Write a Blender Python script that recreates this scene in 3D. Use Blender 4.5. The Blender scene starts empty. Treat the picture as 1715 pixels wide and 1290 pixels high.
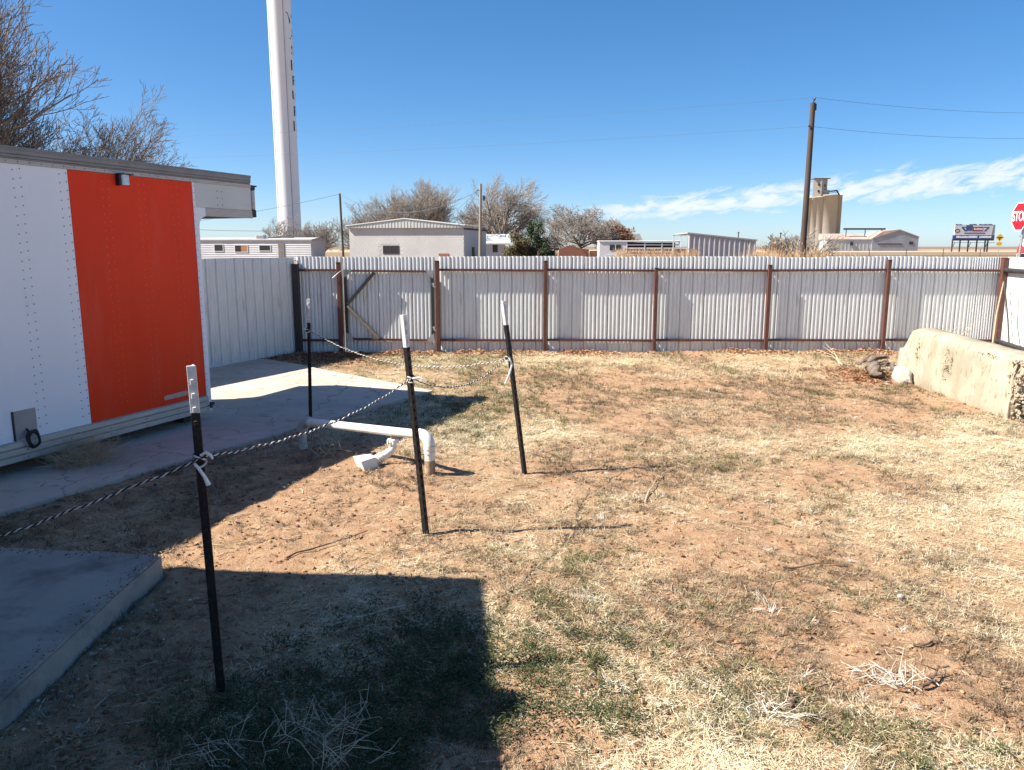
import bpy, bmesh, math, random
import numpy as np
from mathutils import Vector, Matrix, Euler

random.seed(7)
rng = np.random.default_rng(7)
R = math.radians
scene = bpy.context.scene
COL = scene.collection

# ------------------------------------------------------------------ camera
cam_d = bpy.data.cameras.new("camera")
cam_d.sensor_width = 36.0
cam_d.lens = 27.29
cam_d.clip_start = 0.05
cam_d.clip_end = 9000
cam = bpy.data.objects.new("camera", cam_d)
cam.location = (0, 0, 1.8)
cam.rotation_euler = (R(90 - 10.12), 0, 0)
COL.objects.link(cam)
scene.camera = cam

# ------------------------------------------------------------------ sun direction, sky, exposure
SUN_EL = R(44.0)
SUN_TRAVEL_AZ = R(9.0)             # light travels towards +X, a little towards +Y
sun_d = bpy.data.lights.new("sun", 'SUN')
sun_d.energy = 5.0
sun_d.angle = R(0.5)
sun_d.color = (1.0, 0.93, 0.82)
sun = bpy.data.objects.new("sun", sun_d)
tv = Vector((math.cos(SUN_TRAVEL_AZ) * math.cos(SUN_EL), math.sin(SUN_TRAVEL_AZ) * math.cos(SUN_EL), -math.sin(SUN_EL)))
sun.rotation_euler = tv.to_track_quat('-Z', 'Y').to_euler()
sun.location = (-20, -3, 20)
COL.objects.link(sun)

world = bpy.data.worlds.new("World")
scene.world = world
world.use_nodes = True
wn, wl = world.node_tree.nodes, world.node_tree.links
wn.clear()
w_out = wn.new('ShaderNodeOutputWorld')
w_bg = wn.new('ShaderNodeBackground')
w_bg.inputs['Strength'].default_value = 0.095
sky = wn.new('ShaderNodeTexSky')
sky.sky_type = 'NISHITA'
sky.sun_disc = False
sky.sun_elevation = SUN_EL
sky.sun_rotation = R(261.0)         # sun stands at -X, slightly behind the camera
sky.altitude = 900
sky.air_density = 0.7
sky.dust_density = 0.9
sky.ozone_density = 4.0
tc = wn.new('ShaderNodeTexCoord')
sep = wn.new('ShaderNodeSeparateXYZ')
wl.new(tc.outputs['Generated'], sep.inputs[0])


def wmath(op, a, b=None, c=None, clamp=False):
    n = wn.new('ShaderNodeMath')
    n.operation = op
    n.use_clamp = clamp
    for i, v in enumerate((a, b, c)):
        if v is None:
            continue
        if hasattr(v, 'is_output'):
            wl.new(v, n.inputs[i])
        else:
            n.inputs[i].default_value = v
    return n.outputs[0]


az = wmath('ARCTAN2', sep.outputs[0], sep.outputs[1])        # 0 straight ahead, + to the right
el = wmath('ARCSINE', sep.outputs[2])
azc = wmath('MINIMUM', wmath('MAXIMUM', az, 0.0), 1.3)
centre = wmath('ADD', wmath('MULTIPLY', azc, 0.073), 0.034)
width = wmath('ADD', wmath('MULTIPLY', azc, 0.019), 0.0115)
band = wmath('DIVIDE', wmath('SUBTRACT', el, centre), width)
band = wmath('MULTIPLY', band, band)
band = wmath('SUBTRACT', 1.0, wmath('MULTIPLY', band, 0.45), clamp=True)
fade = wmath('MULTIPLY', wmath('SUBTRACT', az, 0.075), 14.0, clamp=True)
fade = wmath('MULTIPLY', fade, wmath('MULTIPLY', wmath('SUBTRACT', 2.2, az), 1.6, clamp=True))
comb = wn.new('ShaderNodeCombineXYZ')
wl.new(wmath('MULTIPLY', az, 11.0), comb.inputs[0])
wl.new(wmath('SUBTRACT', wmath('MULTIPLY', el, 34.0), wmath('MULTIPLY', az, 5.5)), comb.inputs[1])
wnz = wn.new('ShaderNodeTexNoise')
wnz.inputs['Scale'].default_value = 2.5
wnz.inputs['Detail'].default_value = 9
wnz.inputs['Roughness'].default_value = 0.62
wnz.inputs['Distortion'].default_value = 0.55
wl.new(comb.outputs[0], wnz.inputs['Vector'])
dens = wmath('SUBTRACT', wmath('ADD', wnz.outputs['Fac'], wmath('MULTIPLY', band, 0.46)), 0.80)
dens = wmath('MULTIPLY', dens, 5.0, clamp=True)
dens = wmath('MULTIPLY', wmath('MULTIPLY', dens, band), fade)
dens = wmath('MULTIPLY', dens, 0.80)
wmix = wn.new('ShaderNodeMix')
wmix.data_type = 'RGBA'
wl.new(dens, wmix.inputs['Factor'])
whs = wn.new('ShaderNodeHueSaturation')
whs.inputs['Saturation'].default_value = 1.36
whs.inputs['Value'].default_value = 1.06
wgm = wn.new('ShaderNodeGamma')
wgm.inputs['Gamma'].default_value = 0.8
wl.new(sky.outputs[0], wgm.inputs['Color'])
wl.new(wgm.outputs[0], whs.inputs['Color'])
wl.new(whs.outputs[0], wmix.inputs[6])
wmix.inputs[7].default_value = (4.5, 4.65, 4.95, 1)
wl.new(wmix.outputs[2], w_bg.inputs['Color'])
wl.new(w_bg.outputs[0], w_out.inputs[0])

vs = scene.view_settings
scene.display_settings.display_device = 'sRGB'
vs.view_transform = 'Standard'
vs.look = 'None'
vs.exposure = 1.25
vs.gamma = 1.0
vs.use_curve_mapping = False

# ------------------------------------------------------------------ materials


def L(h):
    h = h.lstrip('#')
    o = []
    for i in (0, 2, 4):
        c = int(h[i:i + 2], 16) / 255
        o.append(c / 12.92 if c <= 0.04045 else ((c + 0.055) / 1.055) ** 2.4)
    return tuple(o)


MATS = {}


def M(name, c1, c2=None, scale=4.0, stretch=(1, 1, 1), rough=0.6, metal=0.0, bump=0.0, bscale=60.0, bstretch=(1, 1, 1),
      c3=None, s3=14.0, t3=(0.55, 0.7), spec=0.5, detail=6, lo=0.35, hi=0.65, cracks=0.0):
    """Principled material: two base colours mixed by noise, optional third colour in blotches, optional fine bump."""
    m = bpy.data.materials.new(name)
    m.use_nodes = True
    nt = m.node_tree
    n, l = nt.nodes, nt.links
    b = n['Principled BSDF']
    b.inputs['Roughness'].default_value = rough
    b.inputs['Metallic'].default_value = metal
    b.inputs['Specular IOR Level'].default_value = spec
    b.inputs['Base Color'].default_value = (*c1, 1)
    t = n.new('ShaderNodeTexCoord')

    def noise(sc, st, det, seed=0.0):
        mp = n.new('ShaderNodeMapping')
        mp.inputs['Scale'].default_value = st
        mp.inputs['Location'].default_value = (seed, seed * 1.7, seed * .3)
        l.new(t.outputs['Object'], mp.inputs['Vector'])
        z = n.new('ShaderNodeTexNoise')
        z.inputs['Scale'].default_value = sc
        z.inputs['Detail'].default_value = det
        z.inputs['Roughness'].default_value = 0.62
        l.new(mp.outputs[0], z.inputs['Vector'])
        return z.outputs['Fac']

    def rng_(f, a, c):
        r = n.new('ShaderNodeMapRange')
        r.inputs['From Min'].default_value = a
        r.inputs['From Max'].default_value = c
        l.new(f, r.inputs['Value'])
        return r.outputs[0]
    colour = None
    if c2 is not None:
        mx = n.new('ShaderNodeMix')
        mx.data_type = 'RGBA'
        mx.inputs[6].default_value = (*c1, 1)
        mx.inputs[7].default_value = (*c2, 1)
        l.new(rng_(noise(scale, stretch, detail), lo, hi), mx.inputs['Factor'])
        colour = mx.outputs[2]
    if c3 is not None:
        mx2 = n.new('ShaderNodeMix')
        mx2.data_type = 'RGBA'
        if colour is not None:
            l.new(colour, mx2.inputs[6])
        else:
            mx2.inputs[6].default_value = (*c1, 1)
        mx2.inputs[7].default_value = (*c3, 1)
        l.new(rng_(noise(s3, stretch, 5, 7.3), *t3), mx2.inputs['Factor'])
        colour = mx2.outputs[2]
    if cracks:
        dn = n.new('ShaderNodeTexNoise')
        dn.inputs['Scale'].default_value = 2.2
        dn.inputs['Detail'].default_value = 6
        l.new(t.outputs['Object'], dn.inputs['Vector'])
        va = n.new('ShaderNodeVectorMath')
        va.operation = 'MULTIPLY_ADD'
        l.new(dn.outputs['Color'], va.inputs[0])
        va.inputs[1].default_value = (.55, .55, 0)
        l.new(t.outputs['Object'], va.inputs[2])
        vo = n.new('ShaderNodeTexVoronoi')
        vo.feature = 'DISTANCE_TO_EDGE'
        vo.inputs['Scale'].default_value = cracks
        l.new(va.outputs[0], vo.inputs['Vector'])
        mx3 = n.new('ShaderNodeMix')
        mx3.data_type = 'RGBA'
        mx3.inputs[6].default_value = (c1[0] * .42, c1[1] * .39, c1[2] * .36, 1)
        l.new(colour, mx3.inputs[7])
        l.new(rng_(vo.outputs['Distance'], .0, .0048), mx3.inputs['Factor'])
        colour = mx3.outputs[2]
    if colour is not None:
        l.new(colour, b.inputs['Base Color'])
    if bump:
        bp = n.new('ShaderNodeBump')
        bp.inputs['Strength'].default_value = min(1.0, bump)
        bp.inputs['Distance'].default_value = 0.01 * max(1.0, bump)
        l.new(noise(bscale, bstretch, 6, 3.1), bp.inputs['Height'])
        l.new(bp.outputs[0], b.inputs['Normal'])
    MATS[name] = m
    return m


def foliage(name, c1, c2, c3=None, rough=0.6, trans=0.25):
    """Blade or leaf material: colour picked per instance by the stored 'tint', with light passing through."""
    m = bpy.data.materials.new(name)
    m.use_nodes = True
    n, l = m.node_tree.nodes, m.node_tree.links
    b = n['Principled BSDF']
    b.inputs['Roughness'].default_value = rough
    b.inputs['Specular IOR Level'].default_value = 0.25
    a = n.new('ShaderNodeAttribute')
    a.attribute_type = 'INSTANCER'
    a.attribute_name = 'tint'
    cr = n.new('ShaderNodeValToRGB')
    cr.color_ramp.elements[0].color = (*c1, 1)
    cr.color_ramp.elements[1].color = (*c2, 1)
    if c3 is not None:
        e = cr.color_ramp.elements.new(0.5)
        e.color = (*c3, 1)
    l.new(a.outputs['Fac'], cr.inputs[0])
    l.new(cr.outputs[0], b.inputs['Base Color'])
    tr = n.new('ShaderNodeBsdfTranslucent')
    l.new(cr.outputs[0], tr.inputs[0])
    ms = n.new('ShaderNodeMixShader')
    ms.inputs[0].default_value = trans
    l.new(b.outputs[0], ms.inputs[1])
    l.new(tr.outputs[0], ms.inputs[2])
    l.new(ms.outputs[0], n['Material Output'].inputs[0])
    MATS[name] = m
    return m


M('sheet_metal', (.61, .64, .63), (.69, .715, .705), 2.2, (6, 1, .7), rough=.45, metal=.1, c3=(.40, .37, .33), s3=3, t3=(.60, .82), bump=.12, bscale=18)
M('white_and_sunlit_sheet', (.66, .66, .65), (.72, .72, .71), 2.0, (3, 1, .6), rough=.5)  # fence metal coloured brighter for head-on sun; also the white bottom strip
M('rust_paint', (.085, .028, .022), (.12, .045, .032), 9, rough=.62, c3=(.17, .085, .05), s3=26, t3=(.58, .75), bump=.25, bscale=70)
M('dark_iron', (.022, .020, .021), (.04, .034, .032), 12, rough=.6)
M('brace_wood', (.20, .17, .13), (.28, .24, .18), 8, (1, 1, 6), rough=.8)
M('galvanised', (.45, .46, .46), (.33, .34, .34), 22, rough=.4, metal=.5)
M('trailer_white', (.88, .90, .92), (.84, .86, .89), 1.1, (1, 1, .25), rough=.36, c3=(.66, .66, .65), s3=6.0, t3=(.60, .9), bump=.25, bscale=1.6)
M('trailer_orange', (.90, .050, .008), (.82, .042, .008), 1.6, (1, 1, .22), rough=.45, spec=.18, c3=(.86, .095, .045), s3=5.5, t3=(.55, .85), bump=.25, bscale=1.6)
M('trailer_grey', (.56, .60, .57), (.62, .65, .62), 2, rough=.45)
M('trailer_rail', (.50, .47, .42), (.42, .40, .36), 3, (1, 1, 8), rough=.5, metal=.2, c3=(.20, .17, .14), s3=8, t3=(.55, .8))
M('trailer_top', (.22, .21, .20), (.28, .27, .26), 4, rough=.55, metal=.2)
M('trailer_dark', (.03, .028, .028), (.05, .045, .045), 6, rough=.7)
M('rivet_dark', (.10, .11, .13))
M('rivet_orange', (.75, .16, .09))
M('plate_grey', (.40, .37, .34), (.34, .315, .29), 6, rough=.55)
M('reflector', (.52, .42, .38), (.42, .30, .27), 24, rough=.5)
M('chrome', (.55, .60, .63), (.30, .34, .36), 8, rough=.25, metal=.7)
M('black_rubber', (.016, .016, .018), rough=.55)
M('post_black', (.010, .010, .011), (.018, .016, .015), 18, rough=.55, spec=.3, c3=(.075, .040, .024), s3=34, t3=(.56, .70), bump=.2, bscale=80)
M('post_white', (.66, .66, .66), (.54, .54, .54), 30, rough=.55, c3=(.10, .10, .10), s3=70, t3=(.62, .70))
M('rope_black', (.012, .012, .014), rough=.8)
M('rope_white', (.78, .77, .74), (.55, .50, .43), 9, rough=.85, bump=.3, bscale=300)
M('cloth_white', (.82, .81, .78), (.74, .72, .68), 20, rough=.85, bump=.2, bscale=120)
M('pipe_white', (.76, .75, .71), (.70, .68, .62), 7, rough=.5, c3=(.42, .33, .25), s3=16, t3=(.62, .8), bump=.1, bscale=50)
M('pipe_rust', (.30, .17, .11), (.22, .11, .07), 24, rough=.8, bump=.3, bscale=90)
M('pipe_grey', (.42, .42, .43), (.33, .33, .34), 10, rough=.6)
M('pipe_mud', (.30, .20, .125), (.42, .32, .22), 22, rough=.9, c3=(.17, .10, .065), s3=30, t3=(.5, .65), bump=.3, bscale=90)
M('pipe_old', (.45, .40, .34), (.56, .52, .46), 18, rough=.7)
M('drive_concrete', (.60, .475, .39), (.47, .37, .30), 1.3, rough=.88, cracks=.55, c3=(.33, .255, .205), s3=5.5, t3=(.55, .75), bump=.35, bscale=45)
M('slab_concrete', (.43, .38, .32), (.29, .255, .215), 1.3, rough=.82, c3=(.17, .15, .125), s3=3.4, t3=(.48, .72), bump=.4, bscale=45)
M('barrier_concrete', (.41, .37, .285), (.28, .24, .17), 2.2, (1, 1.2, .7), rough=.9, c3=(.17, .14, .095), s3=11, t3=(.54, .74), bump=.5, bscale=38)
M('aggregate', (.46, .38, .27), (.30, .235, .165), 24, rough=.95, c3=(.56, .50, .41), s3=40, t3=(.55, .65), bump=1.0, bscale=60)
M('chunk_white', (.46, .43, .37), (.34, .31, .26), 7, rough=.9, bump=.4, bscale=50)
M('old_bark', (.09, .065, .05), (.22, .175, .14), 12, (1, 1, .4), rough=.95, bump=.7, bscale=40)
M('bark', (.16, .125, .10), (.23, .19, .155), 5, (1, 1, .4), rough=.9)
M('twig_far', (.25, .215, .185), (.34, .30, .265), .8, rough=.9)
M('twig_rust', (.30, .17, .11), (.34, .22, .155), .8, rough=.9)
M('twig_near', (.14, .115, .10), (.25, .215, .19), 2.0, rough=.9)
M('evergreen', (.035, .055, .022), (.055, .075, .03), 2, rough=.8)
M('evergreen_brown', (.16, .115, .05), (.11, .095, .04), 2, rough=.8)
M('dead_stem', (.46, .38, .26), (.58, .50, .37), 9, rough=.85)
M('dark_stick', (.10, .06, .042), (.16, .10, .07), 14, rough=.9)
M('grey_branch', (.58, .51, .42), (.68, .62, .53), 14, rough=.85)
M('timber', (.52, .40, .27), (.44, .33, .22), 9, (1, 1, .2), rough=.8)
M('tower_white', (.74, .75, .76), (.70, .71, .72), .3, rough=.45)
M('letter_navy', (.012, .018, .04), rough=.5)
M('siding_white', (.60, .585, .59), (.54, .525, .53), .8, rough=.6)
M('siding_line', (.33, .31, .33), rough=.7)
M('siding_end', (.56, .52, .55), rough=.6)
M('home_roof', (.50, .48, .47), (.40, .38, .375), .7, rough=.6)
M('home_door', (.16, .14, .13), (.22, .19, .17), 2, rough=.6)
M('wood_board', (.42, .19, .08), (.34, .15, .065), 3, rough=.7)
M('block_white', (.55, .535, .515), (.48, .465, .445), .5, rough=.8, c3=(.5, .475, .45), s3=1.2, t3=(.55, .8))
M('fascia', (.50, .52, .49), (.42, .44, .42), .4, rough=.5)
M('roof_white', (.66, .66, .65), (.60, .60, .59), .3, rough=.5)
M('house_wall', (.55, .57, .62), (.50, .52, .57), .6, rough=.7)
M('glass_dark', (.022, .024, .027), rough=.12)
M('frame_white', (.66, .66, .66), rough=.5)
M('pole_wood', (.055, .040, .033), (.085, .062, .05), 3, (1, 1, .15), rough=.9)
M('pole_pale', (.32, .26, .20), (.20, .165, .135), 1.2, (1, 1, .2), rough=.9)
M('wire', (.09, .11, .14), rough=.6)
M('insulator', (.05, .035, .03), rough=.3)
M('horse_trailer', (.66, .65, .65), (.60, .59, .60), 1.0, rough=.4)
M('shed_metal', (.47, .455, .475), (.40, .385, .40), .8, (1, 1, .4), rough=.5, metal=.1)
M('silo', (.35, .32, .275), (.28, .255, .22), .1, (1, 1, .5), rough=.9, c3=(.38, .33, .27), s3=.25, t3=(.55, .8))
M('silo_dark', (.16, .135, .115), rough=.9)
M('barn_metal', (.27, .29, .33), (.21, .225, .26), .25, rough=.5, metal=.1)
M('barn_pale', (.42, .44, .46), (.35, .37, .39), .25, rough=.5)
M('barn_rust', (.36, .25, .20), (.46, .36, .31), .3, rough=.8)
M('sign_red', (.36, .006, .016), rough=.35)
M('sign_white', (.84, .84, .84), rough=.4)
M('sign_yellow', (.42, .25, .012), rough=.4)
M('sign_black', (.012, .012, .012), rough=.5)
M('board_white', (.60, .58, .60), (.54, .52, .55), .4, rough=.5)
M('board_blue', (.06, .085, .22), (.045, .065, .16), .3, rough=.5)
M('board_maroon', (.23, .045, .05), rough=.5)
M('board_post', (.05, .04, .038), (.08, .06, .05), .8, rough=.8)
M('van_white', (.78, .77, .77), rough=.3)
M('van_red', (.62, .05, .055), rough=.3)
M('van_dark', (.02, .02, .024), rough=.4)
M('red_brick', (.30, .125, .075), (.25, .105, .07), 1.2, rough=.9)
M('asphalt', (.10, .098, .095), (.14, .135, .13), .2, rough=.9)
M('house_siding', (.45, .44, .42), (.40, .39, .37), 1, rough=.8)
M('shingle', (.12, .115, .11), (.17, .16, .15), 3, rough=.95)
M('weed_brown', (.46, .31, .18), (.56, .42, .27), 9, rough=.85)
M('tall_grass', (.40, .235, .115), (.56, .38, .21), .35, rough=.85)
M('ac_metal', (.62, .62, .62), rough=.5)

foliage('straw', (.36, .26, .14), (.90, .84, .64), (.66, .56, .36), trans=.22)
foliage('green_blade', (.09, .10, .040), (.34, .30, .15), (.18, .18, .075), trans=.3)
foliage('green_leaf', (.040, .060, .022), (.10, .125, .05), (.06, .082, .032), trans=.25)
foliage('brown_blade', (.10, .065, .042), (.40, .31, .20), (.20, .145, .09), trans=.1)
foliage('bleached', (.62, .56, .46), (.90, .86, .78), (.80, .75, .65), trans=.1)
foliage('clod', (.13, .072, .042), (.46, .28, .155), (.28, .155, .085), trans=0.0, rough=.95)
foliage('stone', (.26, .23, .20), (.62, .59, .54), (.42, .38, .34), trans=0.0, rough=.9)
foliage('leaf_brown', (.20, .09, .045), (.60, .40, .25), (.40, .21, .11), trans=.2)
foliage('litter', (.12, .075, .05), (.62, .52, .38), (.33, .24, .16), trans=.05)


# ------------------------------------------------------------------ mesh helpers
class MB:
    """Collects shapes into one mesh."""

    def __init__(self):
        self.v, self.f, self.s, self.m = [], [], [], []

    def add(self, verts, faces, smooth=False, mi=0):
        o = len(self.v)
        self.v += [tuple(p) for p in verts]
        for f in faces:
            self.f.append(tuple(i + o for i in f))
            self.s.append(smooth)
            self.m.append(mi)
        return self

    def box(self, a, b, mi=0, bev=0.0):
        x0, y0, z0 = a
        x1, y1, z1 = b
        if bev <= 0:
            v = [(x0, y0, z0), (x1, y0, z0), (x1, y1, z0), (x0, y1, z0), (x0, y0, z1), (x1, y0, z1), (x1, y1, z1), (x0, y1, z1)]
            self.add(v, [(0, 3, 2, 1), (4, 5, 6, 7), (0, 1, 5, 4), (1, 2, 6, 5), (2, 3, 7, 6), (3, 0, 4, 7)], mi=mi)
        else:
            k = bev
            P = [(x0 + k, y0), (x1 - k, y0), (x1, y0 + k), (x1, y1 - k), (x1 - k, y1), (x0 + k, y1), (x0, y1 - k), (x0, y0 + k)]
            Q = [(x0 + k, y0 + k), (x1 - k, y0 + k), (x1 - k, y0 + k), (x1 - k, y1 - k), (x1 - k, y1 - k), (x0 + k, y1 - k), (x0 + k, y1 - k), (x0 + k, y0 + k)]
            v = [(p[0], p[1], z0 + k) for p in P] + [(p[0], p[1], z1 - k) for p in P]
            v += [(q[0], q[1], z0) for q in (Q[0], Q[1], Q[3], Q[5])] + [(q[0], q[1], z1) for q in (Q[0], Q[1], Q[3], Q[5])]
            f = [(i, (i + 1) % 8, 8 + (i + 1) % 8, 8 + i) for i in range(8)]
            f += [(16, 19, 18, 17), (20, 21, 22, 23)]
            f += [(0, 16, 17, 1), (2, 17, 18, 3), (4, 18, 19, 5), (6, 19, 16, 7), (1, 17, 2), (3, 18, 4), (5, 19, 6), (7, 16, 0)]
            f += [(8, 9, 21, 20), (10, 11, 22, 21), (12, 13, 23, 22), (14, 15, 20, 23), (9, 10, 21), (11, 12, 22), (13, 14, 23), (15, 8, 20)]
            self.add(v, f, mi=mi)
        return self

    def obox(self, p0, p1, w, h, up=(0, 0, 1), mi=0):
        """Square bar from p0 to p1, w across and h along up."""
        p0, p1 = Vector(p0), Vector(p1)
        d = (p1 - p0).normalized()
        u = Vector(up)
        s = d.cross(u)
        if s.length < 1e-5:
            s = d.cross(Vector((1, 0, 0)))
        s.normalize()
        u = s.cross(d).normalized()
        v = []
        for p in (p0, p1):
            for a, b in ((-1, -1), (1, -1), (1, 1), (-1, 1)):
                v.append(p + s * (a * w / 2) + u * (b * h / 2))
        self.add(v, [(0, 1, 2, 3), (7, 6, 5, 4), (0, 4, 5, 1), (1, 5, 6, 2), (2, 6, 7, 3), (3, 7, 4, 0)], mi=mi)
        return self

    def tube(self, pts, rad, n=8, cap=True, smooth=True, mi=0):
        pts = [Vector(p) for p in pts]
        if not hasattr(rad, '__len__'):
            rad = [rad] * len(pts)
        v, f = [], []
        prev = None
        for i, p in enumerate(pts):
            a = pts[max(0, i - 1)]
            b = pts[min(len(pts) - 1, i + 1)]
            d = (b - a)
            d = d.normalized() if d.length > 1e-9 else Vector((0, 0, 1))
            if prev is None:
                s = d.cross(Vector((0, 0, 1)))
                if s.length < 1e-3:
                    s = d.cross(Vector((1, 0, 0)))
                s.normalize()
            else:
                s = prev - d * prev.dot(d)
                if s.length < 1e-6:
                    s = d.orthogonal()
                s.normalize()
            prev = s
            u = d.cross(s)
            for k in range(n):
                t = 2 * math.pi * k / n
                v.append(p + (s * math.cos(t) + u * math.sin(t)) * rad[i])
        for i in range(len(pts) - 1):
            for k in range(n):
                k2 = (k + 1) % n
                f.append((i * n + k, i * n + k2, (i + 1) * n + k2, (i + 1) * n + k))
        self.add(v, f, smooth, mi)
        if cap:
            o = len(pts) - 1
            self.add([v[k] for k in range(n)], [tuple(range(n - 1, -1, -1))], False, mi)
            self.add([v[o * n + k] for k in range(n)], [tuple(range(n))], False, mi)
        return self

    def prism(self, poly, axis, a, b, mi=0):
        """Extrude a 2-D polygon along axis x, y or z from a to b."""
        def P(u, w, t):
            return {'x': (t, u, w), 'y': (u, t, w), 'z': (u, w, t)}[axis]
        n = len(poly)
        v = [P(u, w, a) for u, w in poly] + [P(u, w, b) for u, w in poly]
        f = [(i, (i + 1) % n, n + (i + 1) % n, n + i) for i in range(n)]
        f += [tuple(range(n - 1, -1, -1)), tuple(range(n, 2 * n))]
        self.add(v, f, mi=mi)
        return self

    def lathe(self, prof, n=32, c=(0, 0), smooth=True, mi=0):
        v, f = [], []
        for r, z in prof:
            for k in range(n):
                t = 2 * math.pi * k / n
                v.append((c[0] + r * math.cos(t), c[1] + r * math.sin(t), z))
        for i in range(len(prof) - 1):
            for k in range(n):
                k2 = (k + 1) % n
                f.append((i * n + k, i * n + k2, (i + 1) * n + k2, (i + 1) * n + k))
        self.add(v, f, smooth, mi)
        return self

    def mesh(self, name, mats):
        me = bpy.data.meshes.new(name)
        me.from_pydata(self.v, [], self.f)
        if not isinstance(mats, (list, tuple)):
            mats = [mats]
        for m in mats:
            me.materials.append(MATS[m] if isinstance(m, str) else m)
        me.polygons.foreach_set('use_smooth', self.s)
        me.polygons.foreach_set('material_index', self.m)
        me.update()
        return me


def fix_normals(me):
    bm = bmesh.new()
    bm.from_mesh(me)
    bmesh.ops.recalc_face_normals(bm, faces=bm.faces)
    bm.to_mesh(me)
    bm.free()


def obj(name, mb, mats, parent=None, loc=(0, 0, 0), rot=(0, 0, 0), kind=None, label=None, cat=None, group=None, recalc=True):
    me = mb if isinstance(mb, bpy.types.Mesh) else mb.mesh(name, mats)
    if recalc and not isinstance(mb, bpy.types.Mesh):
        fix_normals(me)
    o = bpy.data.objects.new(name, me)
    COL.objects.link(o)
    o.location = loc
    o.rotation_euler = rot
    if parent is not None:
        o.parent = parent
    for k, v in (('kind', kind), ('label', label), ('category', cat), ('group', group)):
        if v:
            o[k] = v
    return o


def thing(name, label, cat, loc=(0, 0, 0), rz=0.0, group=None):
    o = bpy.data.objects.new(name, None)
    o.empty_display_size = .2
    COL.objects.link(o)
    o.location = loc
    o.rotation_euler = (0, 0, rz)
    o['label'] = label
    o['category'] = cat
    if group:
        o['group'] = group
    return o


def text_mesh(body, size, depth=0.0, mat=None, align='CENTER', bold=0.0):
    cu = bpy.data.curves.new('lettering', 'FONT')
    cu.body = body
    cu.size = size
    cu.extrude = depth
    cu.offset = bold
    cu.align_x = align
    cu.align_y = 'CENTER'
    t = bpy.data.objects.new('lettering', cu)
    me = bpy.data.meshes.new_from_object(t)
    bpy.data.objects.remove(t)
    me.materials.clear()
    if mat:
        me.materials.append(MATS[mat])
    return me


# ------------------------------------------------------------------ noise fields for the ground
def _hash(ix, iy, s):
    h = (ix.astype(np.int64) * 374761393 + iy.astype(np.int64) * 668265263 + s * 974711) & 0x7fffffff
    h = ((h ^ (h >> 13)) * 1274126177) & 0x7fffffff
    return ((h ^ (h >> 16)) & 0xffff) / 65535.0


def vnoise(x, y, s=0):
    x = np.asarray(x, float)
    y = np.asarray(y, float)
    ix, iy = np.floor(x), np.floor(y)
    fx, fy = x - ix, y - iy
    fx = fx * fx * (3 - 2 * fx)
    fy = fy * fy * (3 - 2 * fy)
    a, b = _hash(ix, iy, s), _hash(ix + 1, iy, s)
    c, d = _hash(ix, iy + 1, s), _hash(ix + 1, iy + 1, s)
    return (a + (b - a) * fx) * (1 - fy) + (c + (d - c) * fx) * fy


def fbm(x, y, s=0, o=4):
    t, a, n = 0, .5, 0
    for i in range(o):
        t = t + a * vnoise(np.asarray(x) * 2 ** i + 17.3 * i, np.asarray(y) * 2 ** i - 9.1 * i, s + i)
        n += a
        a *= .5
    return t / n


def blob(x, y, cx, cy, rx, ry, rot=0.0):
    c, s = math.cos(rot), math.sin(rot)
    u = ((x - cx) * c + (y - cy) * s) / rx
    w = (-(x - cx) * s + (y - cy) * c) / ry
    return np.exp(-(u * u + w * w))


DRIVE = [(-8.5, -2.0), (-5.6, 1.9), (-3.51, 5.05), (-2.82, 6.30), (-1.95, 7.95), (-1.0, 9.62), (-1.62, 10.25), (-2.38, 10.95), (-3.2, 11.75),
         (-4.0, 12.45), (-5.2, 11.2), (-6.8, 9.6), (-9.5, 6.0), (-12, 0)]
SLAB = [(-1.97, 4.12), (-3.4, 4.30), (-6.6, 4.72), (-6.6, -5.0), (-2.0, -5.0), (-1.95, 2.6)]


def inside(x, y, poly):
    x = np.asarray(x, float)
    y = np.asarray(y, float)
    r = np.zeros(x.shape, bool)
    n = len(poly)
    for i in range(n):
        x0, y0 = poly[i]
        x1, y1 = poly[(i + 1) % n]
        c = (y0 > y) != (y1 > y)
        with np.errstate(divide='ignore', invalid='ignore'):
            r ^= c & (x < (x1 - x0) * (y - y0) / (y1 - y0 + 1e-12) + x0)
    return r


def gz(x, y):
    x = np.asarray(x, float)
    y = np.asarray(y, float)
    near = np.clip((20 - np.hypot(x, y - 7)) / 6, 0, 1)
    z = (fbm(x * .55, y * .55, 3, 3) - .5) * .07
    z = z + (fbm(x * 3.1, y * 3.1, 11, 3) - .5) * .030
    z = z + np.maximum(fbm(x * 8, y * 8, 23, 3) - .5, -.12) * .040 * (.5 + fbm(x * .9, y * .9, 29, 2))
    z = z + .05 * blob(x, y, -1.1, 6.0, .9, .7) + .03 * blob(x, y, 4.6, 13.0, 5, .5) - .02
    soft = np.exp(-np.maximum(13.15 - y, 0) / .35) * (y < 13.3)
    z = z + .03 * soft * fbm(x * 1.7, y * 1.7, 5, 2)
    z = z * near
    d = inside(x, y, DRIVE)
    s = inside(x, y, SLAB)
    z = np.where(d | s, -.07, z)
    return z


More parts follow.
